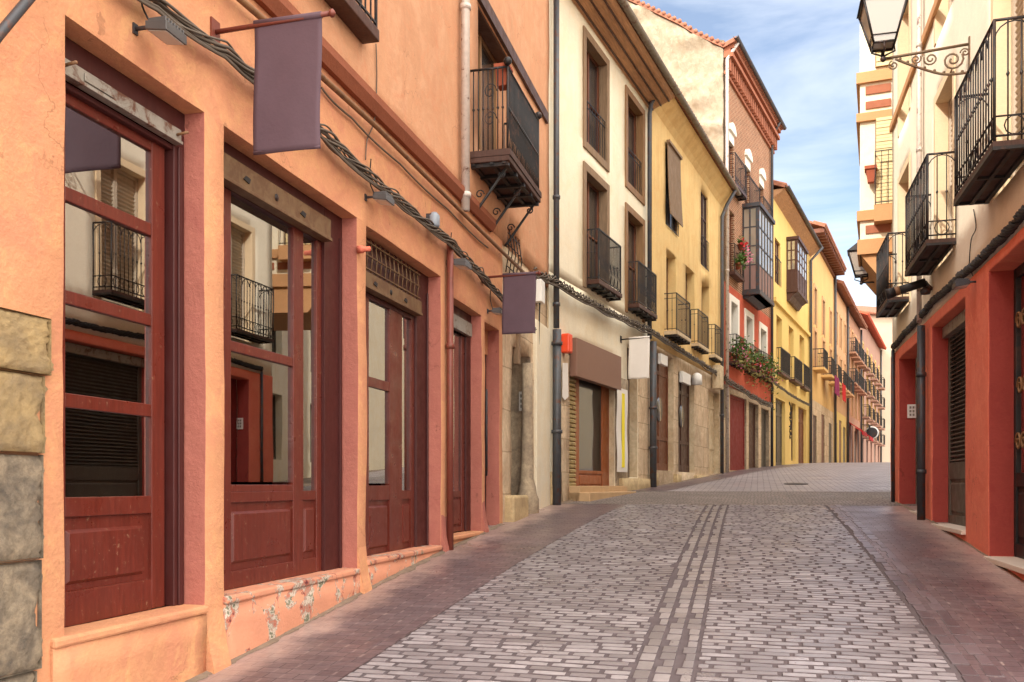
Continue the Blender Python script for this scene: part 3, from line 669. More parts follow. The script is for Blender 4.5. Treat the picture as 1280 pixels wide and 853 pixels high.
def Z(x, y, n): return FO.z(x, y, n)
def SS(x, n): return FO.s(x, n)
# bay one: a glazed door of four lights over a panel
s0, s1, zs, zl = BAY[0]; n = -.20
rl = [(Z(82, a, n), Z(82, b, n)) for a, b in ((785, 741), (647, 622), (509, 491), (379, 362), (250, 232), (128, 108))]
ga, gb, ge = SS(82, n), SS(190, n), SS(206, n)
joinery('door', n, .055, [(s0 - .05, ga), (gb, ge)], [(ga, gb, *r) for r in rl], zs + .005, rl[-1][1], MAROON,
        panels=[(ga + .02, gb - .06, Z(82, 733, n), Z(82, 663, n))], boards=[(ga, gb, rl[0][1], rl[1][0])], panes=[(ga, gb, rl[i][1], rl[i + 1][0]) for i in range(1, 5)])
zb0, zb1 = Z(87, 99, -.12), Z(87, 77, -.12)
m = MB(); e = s1 - .0
m.box(s0, e, -.30, -.145, zb1 + .01, zl); m.box(ge + .025, e, -.32, -.15, zs + .003, zb1); m.box(ge + .06, ge + .085, -.15, -.135, zs + .003, zb0); m.box(e - .06, e - .03, -.15, -.135, zs + .003, zb0); m.box(s0 - .02, ge + .03, -.30, -.16, rl[-1][1] - .03, zb0)
m.build('door_frame', DARKMAROON, ob, bevel=.006)
m = MB(); m.box(s0 - .01, e - .09, -.15, -.11, zb0 + .014, zb1); m.box(s0 - .01, e - .09, -.155, -.098, zb0, zb0 + .02); m.box(s0 + .28, s0 + .52, -.11, -.100, zb0 + .03, zb1 - .02)
sb_ = m.build('shutter_box', GREYSTEEL, ob, bevel=.003)
for q in (s0 + .13, e - .14): MB().tube([(q, -.115, (zb0 + zb1) / 2), (q, -.03, (zb0 + zb1) / 2 + .01)], .009, 6).build('stop_peg', CONDUIT, sb_)
# bays two and three: large sash beside a narrow light over panels
def shopwindow(i, px, n=-.175):
    s0, s1, zs, zl = BAY[i]; g0, g1, t0, u0, u1, x0 = px['cols'][0], px['cols'][1], px['cols'][2], px['cols'][3], px['cols'][4], px['ref']
    A, B, T0, U0, U1 = (SS(v, n) for v in (g0, g1, t0, u0, u1))
    zz = {k: Z(x0, v, n) for k, v in px['z'].items()}
    joinery('shop_window', n, .06, [(s0 - .04, A), (B, T0), (U1, U1 + .09)],
            [(A, B, zz['tr1'], zz['tr0']), (A, B, zz['rl0'] - .002, zz['gb']), (A, U1, zz['rl1'], zz['rl0']), (A, U1, zs + .004, zz['bt']), (T0, U0, zz['rl0'], zz['top']), (T0, U0, zz['bt'], zz['rl1'])],
            zs + .004, zz['top'], MAROON, panels=[(A + .03, B - .02, zz['p1'], zz['p0']), (U0 + .03, U1 - .02, zz['p1'], zz['p0'])], boards=[(A, T0, zz['bt'], zz['rl1']), (U0, U1, zz['bt'], zz['rl1'])],
            panes=[(A, B, zz['tr0'], zz['top']), (A, B, zz['gb'] + .03, zz['tr1']), (U0, U1, zz['rl0'], zz['top'])])
    m = MB(); m.box(U1 + .095, s1, -.32, -.15, zs + .003, zl); m.box(s1 - .075, s1 - .045, -.15, -.13, zs + .003, zl - .2); m.box(s0, U1 + .09, -.30, -.17, zz['top'] - .005, zz['b0'] - .002); m.box(s0, U1 + .09, -.30, -.15, zz['b1'] + .002, zl)
    m.build('window_frame', DARKMAROON, ob, bevel=.006)
    m = MB(); m.box(s0 - .005, U1 + .09, -.17, -.085, zz['b0'], zz['b1']); m.box(s0 - .005, U1 + .09, -.17, -.07, zz['b0'] - .001, zz['b0'] + .025)
    q = m.build('shutter_box', RUSTY, ob, bevel=.004)
    for f in (.25, .5, .75):
        c = s0 + (U1 - s0) * f; zc = (zz['b0'] + zz['b1']) / 2
        if f == .5: MB().lathe([(.02, -.09), (.028, -.084), (.028, -.08), (.012, -.074)], (c, 0, zc), 'n', 10).build('lock', IRON, q)
        else: MB().prism([(c - .05, zc - .012), (c + .03, zc - .025), (c + .05, zc + .012), (c - .01, zc + .02)], 'n', -.086, -.077).build('slot_cover', IRON, q)
    return zz, s0, U1
shopwindow(1, dict(ref=284, cols=(289, 367, 377, 380, 396), z=dict(top=236, b0=236, b1=203, tr0=424, tr1=437, gb=606, rl0=615, rl1=629, p0=640, p1=707, bt=716)))
zz, la, lb = shopwindow(2, dict(ref=459, cols=(461, 487, 498, 503, 514), z=dict(top=372, b0=366, b1=346, tr0=470, tr1=482, gb=607, rl0=614, rl1=626, p0=633, p1=688, bt=695)))
m = MB()                                                  # open lattice of the third bay's rolling shutter
zt_ = zl3 = BAY[2][3] - .03
for i in range(15):
    c = la + .03 + (lb - la) * i / 14; m.tube([(c, -.12, zz['b1']), (c + .02, -.11, (zz['b1'] + zt_) / 2), (c, -.12, zt_)], .008, 5)
for zz_ in (zz['b1'] + .04, (zz['b1'] + zt_) / 2, zt_ - .04): m.box(la, lb + .09, -.115, -.10, zz_ - .006, zz_ + .006)
m.build('shutter_lattice', RUSTY, ob)
# bay four: narrow glazed door; bay five: dark recessed entrance
s0, s1, zs, zl = BAY[3]; n = -.17
g0, g1 = SS(563, n), SS(577, n); zr = [Z(563, v, n) for v in (666, 660, 622, 614, 402)]
joinery('door', n, .05, [(s0 - .02, g0), (g1, g1 + .12)], [(g0, g1, zr[0], zr[1]), (g0, g1, zr[2], zr[3]), (g0, g1, zr[4], zr[4] + .08)], zs, zl - .32, MAROON, panels=[(g0 + .03, g1 - .02, zr[1] + .02, zr[2] - .02)], boards=[(g0, g1, zr[1], zr[2])], panes=[(g0, g1, zr[3], zr[4])])
m = MB(); m.box(s0, s1, -.30, -.14, zl - .12, zl); m.box(g1 + .13, s1, -.32, -.15, zs, zl - .12); m.build('door_frame', DARKMAROON, ob, bevel=.005)
MB().box(s0, s1 - .1, -.16, -.10, zl - .30, zl - .13).build('shutter_box', GREYSTEEL, ob, bevel=.003)
s0, s1, zs, zl = BAY[4]
d5 = MB().box(s0 - .03, s1 + .03, -.26, -.19, .5, zl - .35).build('door', DARKMAROON, ob)
MB().tube([(SS(609, -.14), -.15, Z(609, 595, -.15)), (SS(609, -.14), -.15, Z(609, 487, -.15))], .016, 8).build('handle', IRONGREY, d5)
MB().box(s0 - .03, s1 + .03, -.28, -.17, zl - .35, zl + .02).build('overdoor_panel', ORANGE, ob)
# rough stone corner at the building's near end
for k, (y0, y1, e, g) in enumerate(((392, 465, 58, 0), (467, 566, 50, 0), (568, 700, 48, 1), (702, 840, 46, 1), (842, 960, 40, 1))):
    z1, z0 = FO.z(40, y0, .05), FO.z(40, y1, .05); a, b = FO.s(-150), FO.s(e)
    bm_ = MB(); gx, gz = 44, 20; vs = []
    for j in range(gz + 1):
        for i in range(gx + 1):
            u, v = i / gx, j / gz; ed = min(min(u * 40, (1 - u) * 22, v * 16, (1 - v) * 16), 1); q = Vector((u * 3, v * 1.5, k * 5.0))
            vs.append((a + (b - a) * u + ((noise.noise(q * 2) * .05 + noise.noise(q * 9) * .03) * max(0, u - .8) * 5), .014 + .012 * ed ** .5 + noise.noise(q * 1.2) * .008 + noise.noise(q * 9) * .007 + noise.noise(q * 21) * .008, z0 + .004 + (z1 - z0 - .008) * v))
    bm_.add(vs, [(j * (gx + 1) + i, j * (gx + 1) + i + 1, (j + 1) * (gx + 1) + i + 1, (j + 1) * (gx + 1) + i) for i in range(gx) for j in range(gz)], 0, True)
    bm_.add([(a, -.02, z0), (b, -.02, z0), (b, -.02, z1), (a, -.02, z1), (a, .03, z0), (b, .03, z0), (b, .03, z1), (a, .03, z1)], [(0, 1, 5, 4), (1, 2, 6, 5), (2, 3, 7, 6)])
    bm_.build('corner_stone', STONEDARK if g else STONEWORN, ob)
# upper openings
f = window(ob, bd, -.2, .06, TANWOOD, 2, 1, DARKGLASS)
MB().box(bd[0], bd[1], -.19, -.02, bd[3] - .04, bd[3]).build('lintel', DARKWOOD, ob)
window(ob, bj, -.2, .06, TANWOOD, 2, 3, DARKGLASS)
gwf = window(ob, gw, -.2, .04, DARKWOOD, 1, 1, DARKGLASS, extra=.0)
m = MB()
for i in range(5): c = gw[0] + (gw[1] - gw[0]) * i / 4; m.tube([(c, -.02, gw[2]), (c, .03, (gw[2] + gw[3]) / 2), (c, -.02, gw[3])], .009, 5)
for i in range(4): c = gw[2] + (gw[3] - gw[2]) * (i + .5) / 4; m.tube([(gw[0], .0, c), (gw[1], .0, c)], .008, 5)
m.build('window_grille', IRON, gwf)
# shallow balcony over bay two
zj = FO.z(452, 55); sl = MB(); s1j = FO.s(453); s0j = s1j - 2.2
sl.box(s0j, s1j, 0, .17, zj, zj + .11); sl = sl.build('balcony', DARKWOOD, ob, bevel=.01); railing(sl, s0j + .03, s1j - .03, 0, .145, zj + .11, zj + 1.1, .12, .009)
# the iron balcony with ball finials
s0b = FO.s(587); ob_out = .52; s1b = FO.s(676, ob_out); zfb = .5 * (FO.z(676, 266, ob_out) + FO.z(637, 187, ob_out)); ztb = .5 * (FO.z(681, 165, ob_out) + FO.z(637, 77, ob_out))
slab = balcony(ob, s0b, s1b, ob_out, zfb + .07, ztb - zfb - .07, .07, SOFFITBROWN, IRON, IRON, loops=False, balls=True, twist=True, gap=.062, r=.0085, seg=5)
MB().box(s0b - .004, s1b + .004, .0, ob_out + .012, zfb + .071, zfb + .15).build('balcony_kerb', SOFFITBROWN, slab)
m = MB()
for cc in (.35, .7): m.tube([(s0b + .03, .26 + p * .8, zfb + .2 + q) for p, q in spiral((0, cc), .11, .02, 0, 1.4)], .007, 5)
m.build('side_scroll', IRON, slab)
for q in (s0b + .12, (s0b + s1b) / 2, s1b - .12):
    m = MB(); m.tube([(q, .01, zfb - .62), (q, .05, zfb - .58), (q, ob_out - .08, zfb - .06)], .018, 6); m.tube([(q, ob_out - .14 + a * .8, zfb - .13 + b * .8) for a, b in spiral((0, 0), .07, .02, 1.5, -1.2, 14)], .010, 5)
    m.tube([(q, .10 + a, zfb - .36 + b) for a, b in spiral((0, 0), .06, .015, 0, 1.2, 12)], .009, 5); m.build('bracket', IRON, slab)
# pipes on the orange front
px = FO.s(573); downpipe(ob, [(px, .09, Z_TOP), (px, .09, FO.z(573, 255, .09))], .055, PIPEPALE, [(px, .09, FO.z(573, 235, .09)), (px, .09, 7.5)])
px = FO.s(556.5); downpipe(ob, [(px, .06, FO.z(556, 300, .06)), (px, .06, zg(px) - .05)], .042, PIPEBROWN, [(px, .06, FO.z(556, 430, .06))])
# stone portal column
c = FO.s(660.5); g_ = zg(c)
m = MB(); m.lathe([(.19, g_ - .3), (.19, g_ + .22), (.155, g_ + .30), (.14, g_ + .42), (.105, g_ + .55), (.085, g_ + 1.6), (.09, FO.z(660, 452, .05))], (c, -.02, 0), 'z', 14); m.build('portal_column', STONEGREY, ob)
c = FO.s(650); m = MB(); m.box(FO.s(633), FO.s(652), -.2, .12, zg(c) - .3, zg(c) + .33); m.build('portal_base_stone', STONE, ob, bevel=.04)
MB().box(FO.s(669), S_E - .005, -.2, .03, .4, FO.z(670, 400)).build('portal_pier', CREAM, ob, bevel=.02)
MB().box(pd[0] - .05, pd[1] + .05, -.5, -.42, .6, pd[3] + .05).build('door', DARKWOOD, ob)
MB().box(FO.s(646), FO.s(648.5), -.06, .03, FO.z(646, 455), FO.z(646, 345)).build('wooden_post', GREYWOOD, ob, bevel=.01)

# ------------------------------------------------------------------ the cream and the yellow house
q = FO.w(S_E, 0, 0); FC = Frame(q.x, q.y, 8.6, -1)
def px_balcony(root, F, xn, xc, xf, yb, yt, t=.1, **k):
    s0 = F.s(xn); o_ = max(.22, min(1.0, F.perp(xc, 0, s0)[0])); s1 = F.s(xf, o_); zb = F.z(xf, yb, o_); zt = F.z(xf, yt, o_)
    return balcony(root, s0, s1, o_, zb + t, zt - zb - t, t, **k), (s0, s1, o_, zb, zt)
SC0, SC1 = 0.0, FC.s(813)
zc_top = FC.z(815, 137.5)
co = [FC.op(731, 758, 44, 178), FC.op(783, 803, 116, 228), FC.op(731, 758, 212, 352), FC.op(783, 803, 262, 384)]
z_cut = FC.z(740, 370)
shop = (FC.s(711), FC.s(768), zg(FC.w(FC.s(740), 0, 0).y) - .05, FC.z(712, 428))
narrow = (FC.s(784), FC.s(797), FC.z(786, 597), FC.z(786, 430))
cream = house('townhouse', FC, SC0, SC1, zc_top, CREAM, co + [shop, narrow], 'cream plaster house with tall brown framed windows and wide wooden eaves', zcut=z_cut, lower=[CREAM, STONEPALE], rooftop=False, step=.5, jit=.006)
roof(cream, SC0, SC1, .62, zc_top + .16, depth=4)
m = MB(); m.prism([(0.0, zc_top - .10), (.55, zc_top + .10), (.62, zc_top + .158), (-.3, zc_top + .158), (-.3, zc_top - .10)], 's', SC0 + .02, SC1 - .02)
ev = m.build('eave_soffit', EAVEWOOD, cream)
for i in range(3): MB().box(SC0 + .03, SC1 - .03, .06 + i * .2, .09 + i * .2, zc_top - .10 + i * .072, zc_top - .065 + i * .072).build('eave_batten', DARKWOOD, ev)
gutter(cream, SC0 - .1, SC1 + .05, .70, zc_top + .22, .08, GUTTER)
for i, o_ in enumerate(co):
    m = MB(); t_ = .13; a, b, c, d = o_
    m.box(a - t_, a + .025, -.15, .035, c - t_, d + t_); m.box(b - .025, b + t_, -.15, .035, c - t_, d + t_); m.box(a + .025, b - .025, -.15, .034, d - .025, d + t_)
    if i < 2: m.box(a + .025, b - .025, -.15, .034, c - t_, c + .025)
    m.build('window_surround', GREYWOOD if i % 2 == 0 else TANWOOD, cream, bevel=.008)
    wf = window(cream, o_, -.16, .06, BROWNWOOD, 2, 2, DARKGLASS)
    if i < 2:
        m = MB(); k = 9; h_ = (d - c) * .42
        for j in range(k): x_ = a + .04 + (b - a - .08) * j / (k - 1); m.tube([(x_, -.02, c + .03), (x_, -.02, c + h_)], .008, 4)
        for zz_ in (c + .05, c + h_ - .12, c + h_): m.tube([(a, -.02, zz_), (b, -.02, zz_)], .011, 4)
        m.build('window_railing', IRON, wf)
px_balcony(cream, FC, 731, 749, 778, 373, 309, .09, mat=DARKWOOD, soffit=IRON, twist=True, gap=.075, r=.010)
px_balcony(cream, FC, 783, 799, 822, 399, 345, .09, mat=DARKWOOD, soffit=IRON, twist=True, gap=.075, r=.010)
zsc = zg(FC.w(FC.s(740), 0, 0).y)
# shop: roller shutter, glazed door, fascia, tiled steps
a, b, c, d = shop
m = MB(); x1 = FC.s(720, -.1)
k = 34
for i in range(k): z_ = c + (d - c) * i / k; m.prism([(-.14, z_), (-.10, z_ + .01), (-.095, z_ + (d - c) / k * .6), (-.14, z_ + (d - c) / k)], 's', a - .02, x1)
m.build('roller_shutter_slat', SHUTTERTAN, cream)
n = -.12; g0, g1 = FC.s(724, n), FC.s(753, n); zA, zB, zC, zD = (FC.z(724, v, n) for v in (612, 592, 588, 472))
INFO_ob = ob
joinery('door', n, .06, [(x1 + .01, g0), (g1, b + .02)], [(g0, g1, zA - .1, zA + .06), (g0, g1, zB, zC), (g0, g1, zD, zD + .12)], zA - .1, d + .01, wood('amber_brown_wood', (150, 84, 44), .45, .3, .3), panels=[(g0 + .04, g1 - .04, zA + .09, zB - .03)], boards=[(g0, g1, zA, zB)], panes=[(g0, g1, zC, zD)], parent=cream, glass=SHOWGLASS)
MB().box(FC.s(712), FC.s(769), .0, .14, FC.z(713, 471), FC.z(713, 423)).build('shop_fascia', BROWNSIGN, cream, bevel=.008)
for i in range(2): MB().box(FC.s(712) - .05, FC.s(772), .0, .42 - .2 * i, zsc - .3 + .13 * i, zsc + .10 + .12 * i).build('door_step', TILESTEP, cream, bevel=.01)
MB().box(FC.s(712) - .02, b + .02, -.3, -.02, zsc - .2, zA).build('threshold', TILESTEP, cream)
MB().box(narrow[0] - .02, narrow[1] + .02, -.25, -.2, narrow[2], narrow[3] + .02).build('door', DARKWOOD, cream)
for (x0, x1_, yb_, yt_, mt) in ((699, 711, 640, 440, STONEBLOCK), (769, 785, 606, 470, STONEGREY), (797.5, 812, 600, 450, STONEBLOCK)):
    wall(FC.s(x0), FC.s(x1_), zsc - .4, FC.z(x0, yt_), (), .012, .05, .3, .008).build('stone_pier', [mt, mt], cream)
wall(FC.s(773), FC.s(812), zsc - .3, FC.z(775, 598), (), .10, .1, .2, .03).build('stone_plinth', [STONE, STONE], cream)
wall(FC.s(686.5), FC.s(700), zsc - .6, FC.z(690, 590), (), .05, .1, .2, .03).build('stone_plinth', [STONEGREY, STONE], cream)
s_ = FC.s(695.5, .12); downpipe(cream, [(s_, .12, zc_top + .1), (s_, .12, FC.z(695, 410, .12))], .055, PIPEDARK, [(s_, .12, 6.8), (s_, .12, 4.9)])
downpipe(cream, [(s_, .13, FC.z(695, 412, .12)), (s_, .13, zg(FC.w(s_, 0, 0).y) - .05)], .08, PIPEDARK, [(s_, .13, FC.z(695, 430, .1)), (s_, .13, FC.z(695, 540, .1))])
# yellow house
SY0, SY1 = SC1, FC.s(905)
zy_top = FC.z(870, 190) - .1
yo = [FC.op(832, 847, 180, 280), FC.op(876, 885, 236, 330), FC.op(833, 845, 311, 412), FC.op(857, 868, 331, 425), FC.op(877, 886.5, 350, 437)]
yd = [FC.op(819, 842, 436, 588), FC.op(848, 868, 464, 590), FC.op(886, 899, 486, 592)]
z_cuty = FC.z(850, 448)
yel = house('townhouse', FC, SY0, SY1, zy_top, YELLOW, yo + yd, 'yellow house with a shuttered top window and three iron balconies in a row', zcut=z_cuty, lower=[STONEBLOCK, STONEPALE], rooftop=False, step=.5, jit=.006)
m = MB(); m.prism([(0.0, zy_top - .45), (.10, zy_top - .30), (.30, zy_top - .08), (.36, zy_top + .04), (-.2, zy_top + .04)], 's', SY0 + .02, SY1 - .02); m.build('coved_eave', YELLOW, yel)
roof(yel, SY0, SY1, .42, zy_top + .045, depth=4); gutter(yel, SY0, SY1 + .1, .48, zy_top + .10, .08, GUTTER)
m = MB(); k = 24; a, b, c, d = yo[0]
for i in range(k): z0_ = c + .25 + (d - c - .2) * i / k; nn = .05 + .07 * (1 - i / k) ** 2; m.box(a - .02, b + .06, nn, nn + .02, z0_, z0_ + (d - c - .2) / k * .93)
bl = m.build('slat_blind', GREYWOOD, yel)
MB().box(a - .03, b + .08, .03, .12, d + .02, d + .09).build('blind_box', GREYWOOD, bl)
for i, o_ in enumerate(yo):
    f = window(yel, o_, -.22 if i > 1 else -.05, .06, [DARKWOOD, DARKWOOD, TANWOOD, TANWOOD, TANWOOD][i], 2, 3, DIMGLASS)
    if i < 2:
        m = MB(); a, b, c, d = o_
        for j in range(7): x_ = a + .03 + (b - a - .06) * j / 6; m.tube([(x_, .03, c - .02), (x_, .03, c + (d - c) * .38)], .008, 4)
        for zz_ in (c, c + (d - c) * .38): m.tube([(a, .03, zz_), (b, .03, zz_)], .011, 4)
        m.build('window_railing', IRON, f)
for q in ((830, 846.6, 864, 428.7, 380), (864, 870, 886.5, 441, 397), (886, 890, 903, 452, 412)): px_balcony(yel, FC, *q, t=.1, mat=STONEPALE, soffit=IRON, gap=.1, mid=True)
for i, o_ in enumerate(yd):
    a, b, c, d = o_; n = -.15
    dr = joinery('door', n, .06, [(a - .02, a + .10), (b - .10, b + .02), ((a + b) / 2 - .04, (a + b) / 2 + .04)], [(a, b, c, c + .2), (a, b, c + .8, c + .9), (a, b, d - .55, d - .45), (a, b, d - .1, d + .02)], c, d + .02, [BROWNWOOD, DARKWOOD, STONEPALE][i], boards=[(a, b, c, d)], parent=yel)
    if i < 2: MB().lathe([(.001, -.002), (.32, 0), (.32, .012), (.001, .014)], ((a + b) / 2, n - .0, c + 1.6), 'n', 16).build('oval_glass', DIMGLASS, dr)
es = [SY0 + .02] + [v for o_ in yd for v in o_[:2]] + [SY1]
for a, b in zip(es[::2], es[1::2]): wall(a, b, zg(FC.w(SY0, 0, 0).y) - .3, FC.z(815, 592), (), .08, .1, .25, .03).build('stone_plinth', [STONE, STONE], yel)
s_ = FC.s(812, .12); downpipe(yel, [(FC.s(836, .45), .5, zy_top + .05), (FC.s(824, .3), .3, zy_top - .25), (s_ + .06, .14, zy_top - .62), (s_, .12, zy_top - .9), (s_, .12, FC.z(814, 425, .12))], .055, PIPEDARK, [(s_, .12, 6.5)])
s_ = FC.s(816.5, .13); downpipe(yel, [(s_, .13, FC.z(816, 427, .13)), (s_, .13, zg(FC.w(s_, 0, 0).y) - .1)], .085, PIPEDARK, [(s_, .13, FC.z(816, 510, .13)), (s_, .13, FC.z(816, 560, .13))])
s_ = FC.s(902.5, .1); downpipe(yel, [(FC.s(918, .45), .48, zy_top + .02), (s_ + .3, .2, zy_top - .45), (s_, .1, zy_top - .9), (s_, .1, zg(FC.w(s_, 0, 0).y))], .06, PIPEDARK, [(s_, .1, 4)])

# ------------------------------------------------------------------ the brick and red house
q = FC.w(SY1, 0, 0); FB = Frame(q.x, q.y, 11.6, -1)
SB0, SB1 = 0.0, FB.s(966)
zbt = FB.z(911, 72); z_red = FB.z(912, 357)
bo = [FB.op(910.5, 917, 163, 240), FB.op(931, 937.5, 195, 262), FB.op(949, 954.5, 219, 285), FB.op(912, 918, 262, 345), FB.op(932, 962, 272, 348)]
ro = [FB.op(912.5, 921.5, 375, 440), FB.op(931.5, 940, 393, 452), FB.op(949.5, 957, 409, 462)]
gd = [FB.op(913.5, 934, 492, 588), FB.op(937, 949, 502, 590), FB.op(952.5, 962, 510, 590)]
z_cutb = FB.z(912, 483)
zb_lo = FB.ground(0) - .6
brick = thing('townhouse', FB, 0, 0, FB.ground(0), 'tall red brick house with a limewashed gable wall and flower balconies', 'building')
wall(SB0, SB1, z_red, zbt, bo, 0, .3).build('brick_wall', [BRICK, BRICK], brick)
wall(SB0, SB1, z_cutb, z_red, ro, .004, .3).build('red_wall', [REDPL, WHITETRIM], brick)
wall(SB0, SB1, zb_lo, z_cutb, gd, -.03, .5).build('ground_floor_wall', [STONEBLOCK, STONEGREY], brick)
# gable wall facing down the street
out_ = [FB.perp(x, y, 0) for x, y in ((905, 62), (870, 46), (850, 33), (777, -2), (690, -36))]
k_ = 70; m = MB(); W_ = out_[-1][0]; pts = []
def topz(nn):
    for (a, za), (b, zb) in zip(out_, out_[1:]):
        if nn >= b: return za + (zb - za) * (nn - a) / (b - a)
    return out_[-1][1]
rows = 60; vs = []
for j in range(rows + 1):
    for i in range(k_ + 1):
        nn = -.02 + (W_ + .02) * i / k_; zz_ = 5.0 + (topz(min(nn, out_[0][0])) - 5.0) * j / rows; qv = Vector((nn * .55, zz_ * 1.9, 3))
        bulge = noise.noise(Vector((nn * .5, zz_ * 2.4, 3))) * .30 + noise.noise(qv * 3.1) * .14 + noise.noise(qv * 8) * .05 if zz_ > 10.2 + 1.2 * noise.noise(Vector((nn * .4, 1, 1))) else noise.noise(qv) * .05
        vs.append((-.02 - max(0, bulge), nn, zz_))
m.add(vs, [(j * (k_ + 1) + i, j * (k_ + 1) + i + 1, (j + 1) * (k_ + 1) + i + 1, (j + 1) * (k_ + 1) + i) for j in range(rows) for i in range(k_)], 0, True)
m.build('gable_wall', WHITEWALL, brick)
m = MB(); m.prism([(0, 4), (0, zbt + .3)] + [(a, z_ - .03) for a, z_ in out_] + [(W_, 4)], 's', .0, .3); m.build('gable_core', WHITEWALL, brick)
m = MB(); m.prism([(0, zb_lo), (0, zbt)] + [(a, z_ - .05) for a, z_ in out_] + [(W_, zb_lo)], 's', SB1 - .3, SB1 - .004); m.build('far_gable_wall', BRICK, brick)
m = MB()
tp = [(.45, zbt + .16)] + [(a, z_ + .02) for a, z_ in out_]
m.prism(tp + [(a, z_ + .14) for a, z_ in reversed(tp)], 's', -.12, SB1 + .05); rb = m.build('roof', TILES, brick)
m = MB()
for i in range(34):
    t_ = i / 34; nn = out_[0][0] + (W_ - out_[0][0]) * t_; zz_ = topz(nn) + .15; m.tube([(-.16, nn, zz_), (.25, nn - .05, zz_ + .02)], .065, 8)
m.build('verge_tile', TILES, rb)
m = MB()
for (y0_, y1_, s_) in ((.0, .16, .34), (.16, .30, .22), (.30, .44, .30)): m.box(SB0, SB1, 0, s_, zbt + .15 - y1_, zbt + .15 - y0_)
for i in range(26): a = SB0 + .1 + (SB1 - SB0 - .3) * i / 25; m.box(a, a + .14, .0, .20, zbt - .72, zbt - .30)
m.box(SB0, SB1, 0, .08, zbt - .85, zbt - .74); m.build('corbel_cornice', BRICKTRIM, brick)
gutter(brick, SB0 - .3, SB1 + .15, .46, zbt + .24, .09, IRONGREY)
for i, o_ in enumerate(bo):
    a, b, c, d = o_; f = window(brick, o_, -.12, .06, BROWNWOOD, 2, 3, DIMGLASS)
    if i < 3:
        m = MB(); cx_ = (a + b) / 2; hw = (b - a) / 2 + .05
        m.prism([(cx_ + hw * math.cos(t_), d + .02 + .34 * math.sin(t_)) for t_ in [math.pi * j / 10 for j in range(11)]], 'n', -.02, .10); m.build('arched_head', WHITETRIM, brick)
        MB().box(a, b, -.1, .02, d - .32, d + .02).build('head_blind', WHITETRIM, f)
for o_ in ro:
    a, b, c, d = o_; t_ = .2; m = MB()
    m.box(a - t_, a + .03, -.18, .045, c, d + t_); m.box(b - .03, b + t_, -.18, .045, c, d + t_); m.box(a + .03, b - .03, -.18, .044, d - .03, d + t_); m.build('window_surround', WHITETRIM, brick, bevel=.008)
    window(brick, o_, -.2, .06, WHITEPAINT, 2, 3, DIMGLASS)
bb = []
for q in ((909, 920, 934, 249, 210), (930, 938, 951, 283, 238), (948, 954, 967, 305, 262)): px_balcony(brick, FB, *q, t=.1, mat=DARKWOOD, soffit=IRON, gap=.11, loops=True)
_, flb = px_balcony(brick, FB, 910, 919, 931, 353, 316, .1, mat=DARKWOOD, gap=.12)
for q in ((910, 921, 934.5, 461, 426), (930, 939, 953.5, 471.5, 439), (948, 955, 967, 478, 447)): bb.append(px_balcony(brick, FB, *q, t=.08, mat=DARKWOOD, soffit=IRON, gap=.11)[1])
def mirador(root, F, xn, xc, xf, yt_far, yb_far, mat, cols, rows, base=.5, fw=.06, lowfrac=.3, solid=False, nc=2):
    s0 = F.s(xn); o_ = max(.4, min(1.1, F.perp(xc, 0, s0)[0])); s1 = F.s(xf, o_); z0, z1 = F.z(xf, yb_far, o_), F.z(xf, yt_far, o_)
    m = MB(); m.box(s0 - .03, s1 + .03, 0, o_ + .03, z0 - .14, z0)
    m.prism([(0, z0 - base), (.12, z0 - base), (o_ * .55, z0 - base * .55), (o_ - .02, z0 - .14), (0, z0 - .14)], 's', s0 + .05, s1 - .05)
    b = m.build('glazed_balcony', mat, root)
    MB().box(s0 - .05, s1 + .05, 0, o_ + .06, z1, z1 + .14).build('cornice', mat, b)
    zl_ = z0 + (z1 - z0) * lowfrac; m = MB()
    def side(P, w_, cols):
        for i in range(cols + 1): c = (w_ - fw) * i / cols; P(c, c + fw, z0, z1, 0)
        for j in range(rows + 1): z_ = zl_ + (z1 - zl_ - fw) * j / rows; P(0, w_, z_, z_ + fw * .8, -.006)
        P(0, w_, z0, z0 + fw, -.006)
    side(lambda a, e, c, d, k: m.box(s0 + a, s0 + e, o_ - .06 - k, o_ + k, c, d), s1 - s0, cols)
    side(lambda a, e, c, d, k: m.box(s0 - k, s0 + .06 + k, a, e, c, d), o_ - .065, nc)
    side(lambda a, e, c, d, k: m.box(s1 - .06 - k, s1 + k, a, e, c, d), o_ - .065, nc)
    m.build('sash_frame', mat, b)
    g = MB(); g.box(s0 + .02, s0 + .03, .02, o_ - .03, zl_, z1); g.box(s0 + .03, s1 - .03, o_ - .035, o_ - .025, zl_, z1); g.box(s1 - .03, s1 - .02, .02, o_ - .03, zl_, z1); g.build('pane', glassm, b)
    g = MB(); g.box(s0 + .015, s0 + .035, .02, o_ - .035, z0, zl_); g.box(s0 + .035, s1 - .035, o_ - .04, o_ - .02, z0, zl_); g.box(s1 - .035, s1 - .015, .02, o_ - .035, z0, zl_); g.build('lower_panel', PALEWOOD if solid == 2 else DARKWOOD if solid else mat, b)
    return b
glassm = glass_dark('pale_window_glass', .25, (.30, .26, .20))
MAUVEIRON = metal('mauve_black_iron', (74, 62, 60), .6, .1, .5, (120, 96, 88))
PALEWOOD = wood('bleached_mauve_wood', (138, 108, 100), .7, .25, .2)
mirador(brick, FB, 928, 949, 967, 281, 379, IRONGREY, 5, 3, .25, lowfrac=.3, solid=2)
for i, o_ in enumerate(gd):
    a, b, c, d = o_; joinery('door', -.16 if i else -.10, .06, [(a - .02, a + .1), (b - .1, b + .02)], [(a, b, c, c + .2), (a, b, d - .12, d)], c, d + .02, [LACQUERRED, DARKWOOD, GREYBROWN][i], boards=[(a, b, c, d)], parent=brick)
